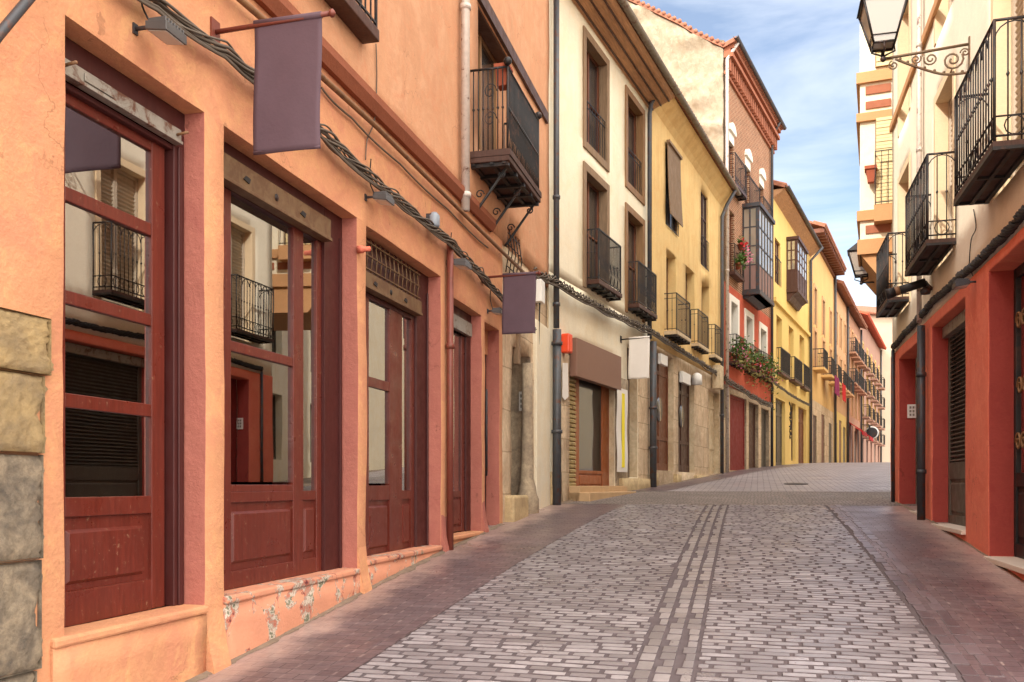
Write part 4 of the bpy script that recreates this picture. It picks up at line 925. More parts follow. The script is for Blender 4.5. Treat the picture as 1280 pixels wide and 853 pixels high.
s_ = FB.s(909, .1); downpipe(brick, [(s_ + .1, .44, zbt + .18), (s_ + .05, .3, zbt - .05), (s_, .1, zbt - .35), (s_, .1, zb_lo + .6)], .06, PIPEPALE, [(s_, .1, 9)])
s_ = FB.s(965, .1); downpipe(brick, [(s_ - .1, .44, zbt + .18), (s_ - .05, .3, zbt - .05), (s_, .1, zbt - .35), (s_, .1, zb_lo + .6)], .06, PIPEDARK)

# ------------------------------------------------------------------ lemon house, ochre house and the row beyond
q = FB.w(SB1, 0, 0); FL = Frame(q.x, q.y, 10.6, -1)
SL0, SL1 = 0.0, FL.s(1013); zlt = FL.z(985, 268)
lo = [FL.op(968.5, 975.5, 296, 352), FL.op(984, 1004, 300, 350), FL.op(970.6, 977.5, 393, 446), FL.op(986, 992, 407, 455), FL.op(999.5, 1005.5, 418, 462)]
ld = [FL.op(969.5, 981.5, 497, 583), FL.op(989, 994.5, 503, 576), FL.op(998, 1008, 508, 582)]
lem = house('townhouse', FL, SL0, SL1, zlt, YELLOWTWO, lo + ld, 'lemon yellow house with a glazed wooden bay under its sloping eave', roofmat=TILES, reveal=YELLOWTWO, eave=.5)
m = MB(); m.prism([(0, zlt - .35), (.42, zlt - .05), (.48, zlt - .004), (0, zlt - .004)], 's', SL0 + .05, SL1 - .05); m.build('eave_soffit', EAVEWOOD, lem)
gutter(lem, SL0, SL1 + .1, .58, zlt + .1, .09, IRONGREY)
for i, o_ in enumerate(lo): 
    f = window(lem, o_, -.2 if i > 1 else -.08, .07, BROWNWOOD if i < 2 else OCHRE, 2, 3, DIMGLASS)
    if i == 0:
        m = MB(); a, b, c, d = o_
        for j in range(6): x_ = a + .05 + (b - a - .1) * j / 5; m.tube([(x_, .04, c), (x_, .04, c + 1.1)], .012, 4)
        m.tube([(a, .04, c + 1.1), (b, .04, c + 1.1)], .018, 4); m.build('window_railing', IRON, f)
mirador(lem, FL, 983, 997, 1009, 318, 376, DARKWOOD, 4, 3, .5, lowfrac=.38, solid=True)
for q in ((970.5, 977, 988.5, 475, 443.6), (986, 994, 1003.5, 483, 453.6), (1000, 1005, 1013, 490, 461)): px_balcony(lem, FL, *q, t=.12, mat=DARKWOOD, gap=.13, r=.014)
for i, o_ in enumerate(ld):
    a, b, c, d = o_; joinery('door', -.15, .06, [(a - .02, a + .12), (b - .12, b + .02), ((a + b) / 2 - .05, (a + b) / 2 + .05)], [(a, b, c, c + .2), (a, b, d - .7, d - .55), (a, b, d - .12, d)], c, d + .02, [GREYBROWN, DARKWOOD, BROWNWOOD][i], boards=[(a, b, c, d)], parent=lem)
m = MB().box(SL0 + .1, SL1 - .1, .0, .12, FL.z(968, 378) - .0, FL.z(968, 378) + .18); m.build('string_course', YELLOWTWO, lem)
s_ = FL.s(1013, .1); downpipe(lem, [(s_ + .2, .7, zlt), (s_, .12, zlt - .7), (s_, .12, FL.ground(s_))], .08, PIPEDARK)

q = FL.w(SL1, 0, 0); FA = Frame(q.x, q.y, 10.2, -1)
def row_house(F, x0, x1, mat, label, xt, yt, rows, lower=None, door_y=(520, 581), roofmat=None, eave=.55, balc=(), zcut_y=None, rafters=False, dmats=None, cols=3, low=True):
    s0, s1 = F.s(x0), F.s(x1); ztop = F.z(xt, yt); wd = s1 - s0; ops = []
    for yr_, hgt in rows:
        z1 = F.z(x0, yr_)
        for i in range(cols): c = s0 + wd * (i + .5) / cols; ops.append((c - .55, c + .55, z1 - hgt, z1))
    nd = len(ops); gz = F.ground(s0)
    for i in range(cols): c = s0 + wd * (i + .5) / cols; ops.append((c - .8, c + .8, gz - .1, gz + 2.7 + .3 * (i % 2)))
    h = house('townhouse', F, s0, s1, ztop, mat, ops, label, roofmat=roofmat, eave=eave, zcut=gz + 3.5 if lower else None, lower=lower)
    for i, o_ in enumerate(ops):
        if i < nd:
            window(h, o_, -.04, .08, DARKWOOD if i % 2 else GREYBROWN, 2, 2, DIMGLASS)
            m = MB(); a, b, c, d = o_; m.box(a - .14, a + .01, -.05, .06, c - .1, d + .16); m.box(b - .01, b + .14, -.05, .06, c - .1, d + .16); m.box(a + .01, b - .01, -.05, .055, d - .01, d + .16); m.build('window_surround', [OCHRE, PINKISH, WARMTAN][int(s1 * 7) % 3], h)
        else: MB().box(o_[0] - .02, o_[1] + .02, -.12, -.06, o_[2], o_[3] + .02).build('door', (dmats or [DARKWOOD, BROWNWOOD, GREYBROWN])[i % 3], h)
    for r_ in balc:
        z1 = F.z(x0, rows[r_][0]) - rows[r_][1]
        for i in range(cols): c = s0 + wd * (i + .5) / cols; balcony(h, c - .95, c + .95, .6, z1, 1.0, .14, mat=mat, gap=.14, r=.016)
    if rafters:
        m = MB(); k = int(wd / .6)
        for i in range(k): a = s0 + .1 + (wd - .3) * i / (k - 1); m.box(a, a + .14, 0, eave - .06, ztop - .22, ztop - .004)
        m.box(s0, s1, 0, .12, ztop - .35, ztop - .23); m.build('rafter_rib', BROWNWOOD, h)
    s_ = s1 - .1; downpipe(h, [(s_, .12, ztop), (s_, .12, F.ground(s_))], .08, PIPEDARK)
    return h
hA = row_house(FA, 1013, 1042, OCHRE, 'ochre house with a deep tiled eave on dark red rafters', 1036, 330, ((352, 2.0), (408, 2.1)), [STONEBLOCK, STONEGREY], balc=(1,), rafters=True, eave=.75, roofmat=TILES)
q = FA.w(FA.s(1042), 0, 0); FD = Frame(q.x, q.y, 10.3, -1)
hD = row_house(FD, 1042.2, 1058, PINKISH, 'apricot house with a yellow ground floor and a purple cloth on its balcony', 1050, 370, ((385, 2.0), (440, 2.2)), [YELLOWTWO, YELLOWTWO], balc=(1,))
q = FD.w(FD.s(1058), 0, 0); FE_ = Frame(q.x, q.y, 10.6, -1)
hE = row_house(FE_, 1058.2, 1075, SALMON, 'salmon house with red awnings over its ground floor shops', 1066, 398, ((405, 2.0), (440, 2.2), (478, 2.2)), balc=(0, 1), cols=4)
q = FE_.w(FE_.s(1075), 0, 0); FG = Frame(q.x, q.y, 10.8, -1)
hG = row_house(FG, 1075.1, 1100, PALEPINK, 'pinkish four storey house under a bright red roof edge', 1085, 412, ((425, 2.2), (455, 2.2), (487, 2.2), (515, 2.0)), balc=(0, 1, 2, 3), roofmat=REDPL, cols=5, eave=.6)
q = FG.w(FG.s(1100), 0, 0); FH = Frame(q.x, q.y, 60, -1)
end = house('townhouse', FH, -2, 26, FH.z(1104, 395), PALE, [(2 + 4 * i, 3.3 + 4 * i, 3.8 + 1.5 + 3.4 * j, 3.8 + 3.4 + 3.4 * j) for i in range(6) for j in range(4)], 'pale house closing the far end of the street')
for i in range(6):
    for j in range(4): window(end, (2 + 4 * i, 3.3 + 4 * i, 5.3 + 3.4 * j, 7.2 + 3.4 * j), -.15, .1, WHITEPAINT, 2, 2, DIMGLASS)
# awnings on the salmon house
for xa, xb, y0_, y1_ in ((1058.5, 1066, 526, 536), (1069, 1075, 534, 546)):
    a, b = FE_.s(xa), FE_.s(xb); zt_ = FE_.z(xa, y0_); MB().prism([(0, zt_), (1.1, zt_ - .75), (1.1, zt_ - 1.05), (1.04, zt_ - 1.05), (1.04, zt_ - .78), (0, zt_ - .06)], 's', a, a + (b - a) * .8).build('awning', REDAWN, hE)

# ------------------------------------------------------------------ the house across the street: red ground floor, cream floors above
FR = Frame(2.28, 0, .1, 1)
SR1 = FR.s(1115.5); SR0 = 6.0
z_band = FR.z(1280, 281, .04); ZR_TOP = 10.4
e1 = (FR.s(1157), FR.s(1126), FR.z(1127, 636), FR.z(1126, 449))
e2 = (FR.s(1210), FR.s(1168), FR.z(1172, 655), FR.z(1168, 409))
e3 = (FR.s(1240) - 1.75, FR.s(1240), FR.z(1244, 697), FR.z(1236, 343))
rh = thing('corner_house', FR, SR1, 0, FR.ground(SR1), 'cream house with a terracotta ground floor and three black iron balconies', 'building')
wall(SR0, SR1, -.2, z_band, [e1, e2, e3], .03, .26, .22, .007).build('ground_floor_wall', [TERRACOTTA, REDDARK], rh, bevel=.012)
ru = [FR.op(1282, 1243, 30, 200), FR.op(1192, 1170, 107, 288), FR.op(1137, 1124, 208, 352)]
ZF = FR.z(1233, 262)
ro_ = [(min(a, b), max(a, b), ZF, ZF + 2.25) for a, b, c, d in ru]
ro2 = [(a, b, ZF + 3.05, ZF + 5.1) for a, b, c, d in ro_]
wall(SR0, SR1, z_band, ZR_TOP, ro_ + ro2, 0, .28, .35, .006).build('upper_wall', [WARMCREAM, WARMCREAM], rh)
m = MB(); m.box(SR1 - .25, SR1 - .003, -7, -.29, -.2, ZR_TOP); m.box(SR0, SR0 + .25, -7, -.29, -1, ZR_TOP); m.box(SR0 + .25, SR1 - .25, -7, -6.8, -1, ZR_TOP); m.build('rear_shell', WARMCREAM, rh)
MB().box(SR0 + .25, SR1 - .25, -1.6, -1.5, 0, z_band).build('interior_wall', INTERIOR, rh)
roof(rh, SR0, SR1, .45, ZR_TOP, depth=3.4)
zsc_ = FR.z(1110, 177)
MB().box(SR0, SR1 + .02, .0, .05, zsc_ - .05, zsc_ + .08).build('string_course', TAN, rh, bevel=.01)
for o_ in ro_ + ro2:
    a, b, c, d = o_; n = -.16
    f = MB(); f.box(a - .02, a + .06, n - .05, n, c, d); f.box(b - .06, b + .02, n - .05, n, c, d); f.box(a + .06, b - .06, n - .05, n, d - .06, d + .02); f.box((a + b) / 2 - .04, (a + b) / 2 + .04, n - .05, n + .003, c, d - .06); f.box(a + .06, b - .06, n - .05, n - .004, c, c + .12); f = f.build('window', PALEGREY, rh)
    sl_ = MB(); k = 30
    for i in range(k):
        z_ = c + .14 + (d - c - .24) * i / k; sl_.prism([(n - .045, z_), (n - .015, z_ + .02), (n - .012, z_ + .028), (n - .045, z_ + .012)], 's', a + .06, b - .06)
    sl_.box(a + .04, b - .04, n - .058, n - .048, c, d); sl_.build('shutter_slat', PALEGREY, f)
    sr = MB(); t_ = .10; sr.box(a - t_, a + .015, -.15, .014, c, d + t_); sr.box(b - .015, b + t_, -.15, .014, c, d + t_); sr.box(a + .015, b - .015, -.15, .013, d - .015, d + t_); sr.build('window_surround', WARMTAN, rh, bevel=.004)
no_ = .335
def rb_balcony(xf, xn, zb, rail, t=.045):
    s1 = FR.s(xf, no_); s0 = FR.s(xn, no_)
    b = MB().box(s0, s1, 0, no_, zb, zb + t).build('balcony', SOFFITBROWN, rh)
    m = MB()
    for i in range(3): c = s0 + (s1 - s0 - .04) * i / 2; m.box(c, c + .04, 0, no_ + .002, zb - .028, zb + .002)
    for c in (0.01, no_ / 2 - .02, no_ - .038): m.box(s0 - .001, s1 + .001, c, c + .04, zb - .03, zb + .0015)
    m.build('iron_frame', IRON, b)
    railing(b, s0 + .015, s1 - .015, 0, no_ - .015, zb + t, zb + rail, .105, .0075, IRON, loops=True, seg=5)
    return s0, s1
zb_r = FR.z(1240, 185, no_)
rb_balcony(1192, 1241, zb_r, 1.10); rb_balcony(1131, 1158, zb_r, 1.08); rb_balcony(1095, 1109, zb_r, 1.06)
# terracotta floor joinery
for o_, y_ in ((e1, .6), (e2, .1), (e3, .1)): MB().box(o_[0] - .02, o_[1] + .02, -.24, .075, o_[2] - .05, o_[2] + .003).build('window_sill', MARBLE, rh, bevel=.008)
a, b, c, d = e1; MB().box(a - .02, b + .02, -.30, -.25, c, d + .02).build('door', LACQUERRED, rh)
a, b, c, d = e2; n = -.17; zt_ = FR.z(1192, 404, n); zm_ = FR.z(1192, 588, n); zl_ = FR.z(1192, 642, n)
f = joinery('louvre_door', n, .06, [(a - .02, a + .09), (b - .09, b + .02)], [(a, b, c + .003, c + .12), (a, b, zm_ - .12, zm_ + .1), (a, b, d - .1, d + .02)], c + .003, d + .02, GREYBROWN, panels=[(a + .12, b - .12, c + .16, zm_ - .16)], boards=[(a, b, c + .1, zm_)], parent=rh)
m = MB(); k = 30
for i in range(k): z_ = zm_ + .12 + (d - zm_ - .24) * i / k; m.prism([(n - .055, z_ + .035), (n - .05, z_ + .042), (n - .004, z_ + .008), (n - .009, z_)], 's', a + .09, b - .09)
m.box(a + .05, b - .05, n - .064, n - .058, zm_, d); m.build('louvre_slat', GREYBROWN, f)
MB().box(a, b, -.24, -.10, d - .16, d - .02).build('shutter_box', GREYSTEEL, rh)
a, b, c, d = e3; n = -.20; zp = FR.z(1272, 600, n)
f = joinery('shop_window', n, .06, [(a - .02, a + .07), (b - .07, b + .02)], [(a, b, c + .003, c + .14), (a, b, zp - .07, zp + .07), (a, b, d - .1, d + .02)], c + .003, d + .02, IRON, boards=[(a, b, c + .1, zp)], panels=[(a + .12, b - .12, c + .2, zp - .12)], panes=[(a + .06, b - .06, zp + .06, d - .09)], parent=rh, glass=GLASS)
for (cc, zc) in ((b - .3, d - .55), (b - .34, d - 1.2), (b - .28, d - 1.75)):
    m = MB()
    for sg in (1, -1): m.tube([(cc + sg * p, n + .004, zc + q) for p, q in spiral((.10, 0), .10, .03, 0, 1.3)], .012, 5)
    m.build('gilt_scroll', TANWOOD, f)
for z_ in (FR.z(1275, 395, n), FR.z(1275, 460, n)): MB().box(a + .07, b - .07, n - .30, n - .12, z_, z_ + .03).build('shelf', BROWNWOOD, f)
s_ = FR.s(1151.5, .12); downpipe(rh, [(s_, .12, FR.z(1151, 408, .12)), (s_, .12, FR.ground(s_) - .04)], .055, IRONGREY, [(s_, .12, FR.z(1151, 470, .1)), (s_, .12, FR.z(1151, 590, .1))])
s_ = FR.s(1149, .08); downpipe(rh, [(s_, .08, ZR_TOP), (s_, .08, FR.z(1149, 402, .1))], .035, PIPEPALE, [(s_, .08, 6.5), (s_, .08, 8)])
s_ = FR.s(1117, .05); downpipe(rh, [(s_, .06, FR.z(1117, 438, .05)), (s_, .06, FR.ground(s_))], .03, IRONGREY)
# neighbour with a projecting bay, beyond the corner
FN = Frame(3.75, 0, 7, 1)
SN0 = 19.2
bay_n = 1.5
nb = house('townhouse', FN, SN0, 78, 14, CREAM, [(SN0 + 3 + 4 * i, SN0 + 4.2 + 4 * i, 2.5 + 3.2 * j, 4.6 + 3.2 * j) for i in range(4) for j in range(3)], 'cream house with a projecting brick banded corner bay', side=True)  # unseen far length added beyond the bay to shade the far house fronts
for i in range(4):
    for j in range(3): window(nb, (SN0 + 3 + 4 * i, SN0 + 4.2 + 4 * i, 2.5 + 3.2 * j, 4.6 + 3.2 * j), -.2, .07, GREYBROWN, 2, 2, DIMGLASS)
nL = FN.perp(1075, 300, SN0)[0]                       # outer corner of the bay
def nz(y): return FN.perp(1090, y, SN0)[1]
m = MB(); m.prism([(nL, nz(318)), (nL, 15), (-1, 15), (-1, nz(318))], 's', SN0, SN0 + 2.6); m.build('bay_wall', CREAM, nb)
m = MB(); zt_ = nz(318); zt2 = nz(355)
m.hexa([(SN0 + .02, nL - .45, zt2), (SN0 + 2.4, nL - .45, zt2), (SN0 + 2.4, -.5, zt2), (SN0 + .02, -.5, zt2)], [(SN0 + .02, nL - .02, zt_), (SN0 + 2.58, nL - .02, zt_), (SN0 + 2.58, -.5, zt_), (SN0 + .02, -.5, zt_)]); m.build('bay_corbel', TAN, nb)
for (y0_, y1_, p_, mt) in ((90, 104, .07, TAN), (108, 118, .03, BRICKTRIM), (127, 136, .03, BRICKTRIM), (141, 152, .07, TAN), (263, 276, .06, TAN), (282, 292, .03, BRICKTRIM), (299, 318, .05, TAN)):
    if mt is BRICKTRIM:
        m = MB(); k = 9
        for i in range(k): a = -1 + (nL + 1) * i / k; m.box(SN0 - p_, SN0 + .5, a, a + (nL + 1) / k * .82, nz(y1_), nz(y0_))
        m.build('brick_band', mt, nb)
    else: MB().box(SN0 - p_, SN0 + 2.6 + p_, -1, nL + p_, nz(y1_), nz(y0_)).build('cornice_band', mt, nb, bevel=.01)
xa_ = FN.perp(1094, 200, SN0)[0]
for (y0_, y1_) in ((150, 262), (-60, 86)):
    z0, z1 = nz(y1_), nz(y0_)
    f = MB(); f.box(SN0 - .05, SN0 + .1, xa_ - .7, xa_, z0, z1); f = f.build('window', TANWOOD, nb)
    m = MB(); k = 26
    for i in range(k): z_ = z0 + (z1 - z0) * i / k; m.box(SN0 - .075 - .01 * (i % 2), SN0 - .051, xa_ - .66, xa_ - .02, z_, z_ + (z1 - z0) / k * .86)
    m.build('shutter_slat', BLINDMAT, f)
z0, z1 = nz(262), nz(196); bl_ = MB().box(SN0 - .30, SN0 - .01, xa_ - .75, xa_ + .02, z0 - .32, z0).build('balcony', TAN, nb)
m = MB()
for i in range(7):
    c = xa_ - .72 + .72 * i / 6; m.tube([(SN0 - .28, c, z0), (SN0 - .28, c, z1)], .009, 4)
for z_ in (z0 + .05, z1): m.tube([(SN0 - .02, xa_, z_), (SN0 - .28, xa_, z_), (SN0 - .28, xa_ - .74, z_)], .013, 4)
m.build('railing', IRON, bl_)
# ------------------------------------------------------------------ things on the walls
def tubes_thing(name, F, pts, r, mat, label, cat, group=None, seg=6):
    org = tuple(pts[0]); return tag(MB().tube(pts, r, seg).build(name, mat, None, F, org), label, cat, group)
def P(F, x, y, n): s, z = F.hit(x, y, n); return (s, n, z)
def smooth_path(pts, k=6, sag=0.0):
    pts = [Vector(p) for p in pts]; r_ = []
    for i in range(len(pts) - 1):
        p0, p1, p2, p3 = pts[max(0, i - 1)], pts[i], pts[i + 1], pts[min(len(pts) - 1, i + 2)]
        for j in range(k):
            t = j / k; v = .5 * ((2 * p1) + (p2 - p0) * t + (2 * p0 - 5 * p1 + 4 * p2 - p3) * t * t + (3 * p1 - p0 - 3 * p2 + p3) * t**3)
            v.z -= sag * math.sin(math.pi * t); r_.append(v)
    return r_ + [pts[-1]]
def bundle(F, pts, R_, r, strands, pitch, mat, label, jitter=.25, step=14, sag=.02, loose=2):
    path = smooth_path(pts, step, sag); org = tuple(path[0]); m = MB(); rr = random.Random(5); dist = [0]
    for a, b in zip(path, path[1:]): dist.append(dist[-1] + (b - a).length)
    for k in range(strands + loose):
        ph = 2 * math.pi * k / strands; q = []; lo_ = k >= strands; o1, o2 = rr.random() * 9, rr.uniform(.6, 1.3)
        for v, d in zip(path, dist):
            a = ph + d * 2 * math.pi / pitch; w_ = R_ * (o2 + jitter * noise.noise(Vector((d * 2, k * 3.1, 0))))
            if lo_: q.append(v + Vector((0, R_ * .3, -R_ * (1.2 + 1.6 * abs(noise.noise(Vector((d * .8, o1, 0))))))))
            else: q.append(v + Vector((0, math.cos(a) * w_ * .7, math.sin(a) * w_)))
        m.tube(q, r * rr.uniform(.75, 1.25), 5)
    return tag(m.build('cable_bundle', mat, None, F, org), label, 'cable')
nC = .09
bundle(FO, [P(FO, x, y, nC) for x, y in ((120, -55), (195, 0), (280, 62), (330, 106), (400, 162), (495, 246), (558, 297), (600, 340), (628, 372), (668, 412))], .036, .0095, 9, 1.5, CABLE, 'thick twisted grey cable bundle sagging along the orange wall above the shopfronts', step=26, jitter=1.1, loose=4)
bundle(FC, [P(FC, x, y, .16) for x, y in ((664, 337), (697, 352), (740, 378), (790, 402), (812, 412), (850, 436), (880, 455), (903, 470))], .06, .014, 6, .9, CABLE, 'dark cables strung low across the cream and yellow houses over the shop doors', step=12)
bundle(FB, [P(FB, x, y, .16) for x, y in ((906, 472), (925, 484), (945, 497), (964, 506))], .08, .018, 5, 1.2, CABLE, 'dark cables below the red wall with the flower balconies', step=8)
bundle(FL, [P(FL, x, y, .16) for x, y in ((966, 476), (980, 487), (995, 497), (1012, 506))], .05, .016, 4, 1.2, CABLE, 'thin cables crossing the lemon yellow wall under its lower balconies', step=8)
bundle(FR, [P(FR, x, y, .06) for x, y in ((1330, 215), (1280, 264), (1240, 308), (1200, 345), (1165, 377), (1148, 397), (1130, 417), (1116, 434))], .035, .017, 5, .42, CABLEBLACK, 'twisted black cable along the top of the terracotta ground floor', step=22, loose=0)
tubes_thing('cable_conduit', FO, [P(FO, x, y, .075) for x, y in ((230, -62), (330, 25), (402, 96), (470, 158), (570, 258), (640, 327), (664, 350))], .026, CONDUIT, 'brown conduit pipe running under the dark cornice of the orange building', 'pipe', seg=8)
tubes_thing('cable_conduit', FO, smooth_path([P(FO, x, y, .03) for x, y in ((402, 110), (440, 148), (500, 205), (560, 262), (610, 310))], 6, .02), .009, CABLE, 'thin cable sagging just below the brown conduit on orange plaster', 'cable')
tubes_thing('hanging_wire', FO, smooth_path([P(FO, x, y, .02) for x, y in ((470, 55), (471, 100), (468, 150), (459, 175), (457, 200))], 5), .006, CABLE, 'thin wire dropping down orange plaster from the shallow balcony', 'wire')
# dark steel bar crossing the near corner of the orange wall
tubes_thing('steel_bar', FO, [P(FO, -60, 120, .28), P(FO, 0, 42, .28), P(FO, 42, -8, .28), P(FO, 42, -60, .02)], .022, IRONGREY, 'dark slanting steel bar bracketed high on the orange wall beside the stone corner', 'bracket', seg=8)

def floodlight(F, x, y, n, label, sc=1.0, cable=True, mat=ALU):
    s, z = F.hit(x, y, n); t = thing('floodlight', F, s, 0, z, label, 'floodlight', 'floodlights on the walls')
    w_, d_, h_ = .19 * sc, .13 * sc, .045 * sc
    m = MB(); m.hexa([(s - w_ / 2, n, z - h_), (s + w_ / 2, n, z - h_), (s + w_ / 2, n + d_, z - h_ - .02), (s - w_ / 2, n + d_, z - h_ - .02)], [(s - w_ / 2, n, z), (s + w_ / 2, n, z), (s + w_ / 2, n + d_, z - .012), (s - w_ / 2, n + d_, z - .012)])
    for i in range(7): c = s - w_ / 2 + .012 + (w_ - .03) * i / 6; m.box(c, c + .006, n + .01, n + d_ - .01, z - .012, z + .018)
    m.build('lamp_body', mat, t, bevel=.003)
    m = MB(); m.hexa([(s - w_ * .42, n + .012, z - h_ - .006), (s + w_ * .42, n + .012, z - h_ - .006), (s + w_ * .42, n + d_ - .012, z - h_ - .023), (s - w_ * .42, n + d_ - .012, z - h_ - .023)], [(s - w_ * .42, n + .012, z - h_ + .002), (s + w_ * .42, n + .012, z - h_ + .002), (s + w_ * .42, n + d_ - .012, z - h_ - .014), (s - w_ * .42, n + d_ - .012, z - h_ - .014)]); m.build('lens', LENS, t)
    m = MB(); m.tube([(s - w_ * .3, -.01, z - .02), (s - w_ * .3, n + .03, z - .02)], .012, 6); m.box(s - w_ * .4, s - w_ * .2, -.01, .012, z - .05, z + .01); m.build('bracket', IRONGREY, t)
    if cable: MB().tube(smooth_path([(s - w_ * .2, n, z), (s - w_ * .22, .04, z + .12), (s - w_ * .1, .03, z + .22), (s - w_ * .2, .05, z + .34)], 4), .006, 5).build('cable', CABLEBLACK, t)
    return t
floodlight(FO, 195, 36, .10, 'small finned floodlight over the nearest glazed door of the orange building', 1.05)
floodlight(FO, 471, 246, .09, 'small finned floodlight above the second pillar of the orange building', 1.05)
floodlight(FO, 570, 328, .09, 'small finned floodlight beside the brown downpipe on orange plaster', 1.2)
floodlight(FO, 617, 388, .07, 'small floodlight half behind the smaller plum banner', 1.0)
floodlight(FR, 1210, 352, .10, 'dark floodlight on the lintel of the terracotta ground floor', 1.1, False, IRONGREY)

def banner(F, x0, xa, xb, yr, yb, sx, mat, label, rodr=.016, group=None, scallop=False):
    """cloth hung from a rod that stands out from the wall at column x0"""
    s = F.s(x0); n0, z0 = F.perp(xa, yr, s); n1, _ = F.perp(xb, yr, s); zb = F.perp(xa, yb, s)[1]; ne, _ = F.perp(sx, yr, s); zr = z0
    t = thing('banner', F, s, 0, zb, label, 'banner', group)
    m = MB(); m.tube([(s, 0, zr - .02), (s, ne, zr)], rodr, 8); m.lathe([(.004, 0), (.026, .012), (.026, .03), (.004, .045)], (s, ne - .01, zr), 'n', 10); m.box(s - .05, s + .05, .0, .012, zr - .09, zr + .06); m.build('rod', PIPEBROWN if mat is BANNERCLOTH else IRON, t)
    m = MB(); kx, kz = 14, 22; vs = []; off = [0.0, .006]
    for o in off:
        for j in range(kz + 1):
            for i in range(kx + 1):
                u, v = i / kx, j / kz; wv = .012 * math.sin(u * 5 + v * 2) * v + .01 * noise.noise(Vector((u * 2, v * 3, 4))) * v
                vs.append((s + wv + o, n0 + (n1 - n0) * u + .01 * noise.noise(Vector((v * 2, u, 0))) - .014 * v, zr - (zr - zb) * v * (1 + .006 * math.sin(u * 3))))
    N = (kx + 1) * (kz + 1); fs = []
    for j in range(kz):
        for i in range(kx): a = j * (kx + 1) + i; fs += [(a, a + 1, a + kx + 2, a + kx + 1), (N + a, N + a + kx + 1, N + a + kx + 2, N + a + 1)]
    for i in range(kx): fs += [(i, N + i, N + i + 1, i + 1), (kz * (kx + 1) + i, kz * (kx + 1) + i + 1, N + kz * (kx + 1) + i + 1, N + kz * (kx + 1) + i)]
    for j in range(kz): a = j * (kx + 1); b = a + kx; fs += [(a, a + kx + 1, N + a + kx + 1, N + a), (b, N + b, N + b + kx + 1, b + kx + 1)]
    m.add(vs, fs, 0, True); cl = m.build('cloth', mat, t)
    MB().tube([(s + .003, n0, zr), (s + .003, n1, zr)], rodr * 1.35, 8).build('sleeve', mat, cl)
    MB().tube([(s + .012, n0 - .012, zb + .012), (s + .012, n1 - .016, zb + .012)], .010, 6).build('hem', mat, cl)
    return t
banner(FO, 268, 318, 402, 30, 193, 413, BANNERCLOTH, 'large plain plum banner hanging from a rod near the first two shopfronts')
banner(FO, 603, 628.5, 670, 344, 418, 673, BANNERCLOTH, 'small plain plum banner hanging from a rod at the end of the orange building')
banner(FC, 776, 786, 812, 423, 474, 813, WHITECLOTH, 'blank white hanging sign cloth beside the cream house downpipe')
# poster, alarm box, meter box, intercoms
def poster():
    s0, s1 = FC.s(772, .14), FC.s(785, .14); z0, z1 = FC.z(772, 590, .14), FC.z(772, 484, .14)
    t = thing('poster_banner', FC, s0, .1, z0, 'tall white poster with a yellow stripe leaning on the cream house stone pier', 'poster')
    m = MB(); k = 8
    for i in range(k): a, b = i / k, (i + 1) / k; z = lambda v: z0 + (z1 - z0) * v; nn = lambda v: .12 + .012 * math.sin(v * 9); m.hexa([(s0, nn(a), z(a)), (s1, nn(a), z(a)), (s1, nn(a) + .006, z(a)), (s0, nn(a) + .006, z(a))], [(s0, nn(b), z(b)), (s1, nn(b), z(b)), (s1, nn(b) + .006, z(b)), (s0, nn(b) + .006, z(b))])
    m.build('sheet', WHITECLOTH, t, weld=True); w_ = s1 - s0
    MB().box(s0 + w_ * .42, s0 + w_ * .68, .136, .142, z0 + .1, z1 - .1).build('stripe', YELLOWCLOTH, t)
poster()
s_, z_ = FC.hit(702, 441, .02); m = MB().box(s_, s_ + .20, .0, .17, z_, FC.z(702, 417, .02)); tag(m.build('alarm_box', ORANGEPLASTIC, None, FC, (s_, 0, z_), bevel=.03), 'bright orange alarm box above the tan roller shutter on the cream wall', 'alarm box')
s_, z_ = FO.hit(671, 377, .02); z2 = FO.z(671, 349, .02); m = MB().box(s_, s_ + .28, -.03, .10, z_, z2); jb = tag(m.build('junction_box', WHITEPAINT, None, FO, (s_, 0, z_), bevel=.012), 'small white junction box on the wall behind the smaller plum banner', 'junction box')
MB().tube([(s_ + .14, .04, z_), (s_ + .14, .02, z_ - .7)], .012, 6).build('cable', CABLEBLACK, jb)
def intercom(F, x0, x1, y0, y1, n, label, w0=None):
    s0, z0 = F.hit(x0, y1, n); s1 = F.s(x1, n); z1 = F.z(x0, y0, n); s0, s1 = min(s0, s1), max(s0, s1)
    t = thing('intercom_panel', F, s0, n, z0, label, 'intercom'); MB().box(s0, s1, n - .02, n + .02, z0, z1).build('plate', WHITEPAINT, t, bevel=.006)
    k = MB(); k.box(s0 + (s1 - s0) * .3, s0 + (s1 - s0) * .65, n + .02, n + .027, z0 + (z1 - z0) * .2, z0 + (z1 - z0) * .55); k.build('button_pad', IRONGREY, t)
def perp_panel(F, s, xa, xb, y0, y1, label):
    n0, z1 = F.perp(xa, y0, s); n1, _ = F.perp(xb, y0, s); z0 = F.perp(xa, y1, s)[1]; a, b = min(n0, n1), max(n0, n1)
    t = thing('intercom_panel', F, s, a, z0, label, 'intercom')
    MB().box(s - .025, s - .002, a, b, z0, z1).build('plate', WHITEPAINT, t, bevel=.004)
    for i in range(2):
        for j in range(3): MB().box(s - .03, s - .026, a + (b - a) * (.2 + .35 * i), a + (b - a) * (.42 + .35 * i), z0 + (z1 - z0) * (.15 + .27 * j), z0 + (z1 - z0) * (.32 + .27 * j)).build('button', GREYSTEEL, t)
perp_panel(FR, e1[1], 1134, 1145, 506, 523, 'square white entry panel in the red doorway beside the black downpipe')
perp_panel(FO, pd[1], 649, 658, 490, 514, 'small pale intercom panel inside the old stone doorway')
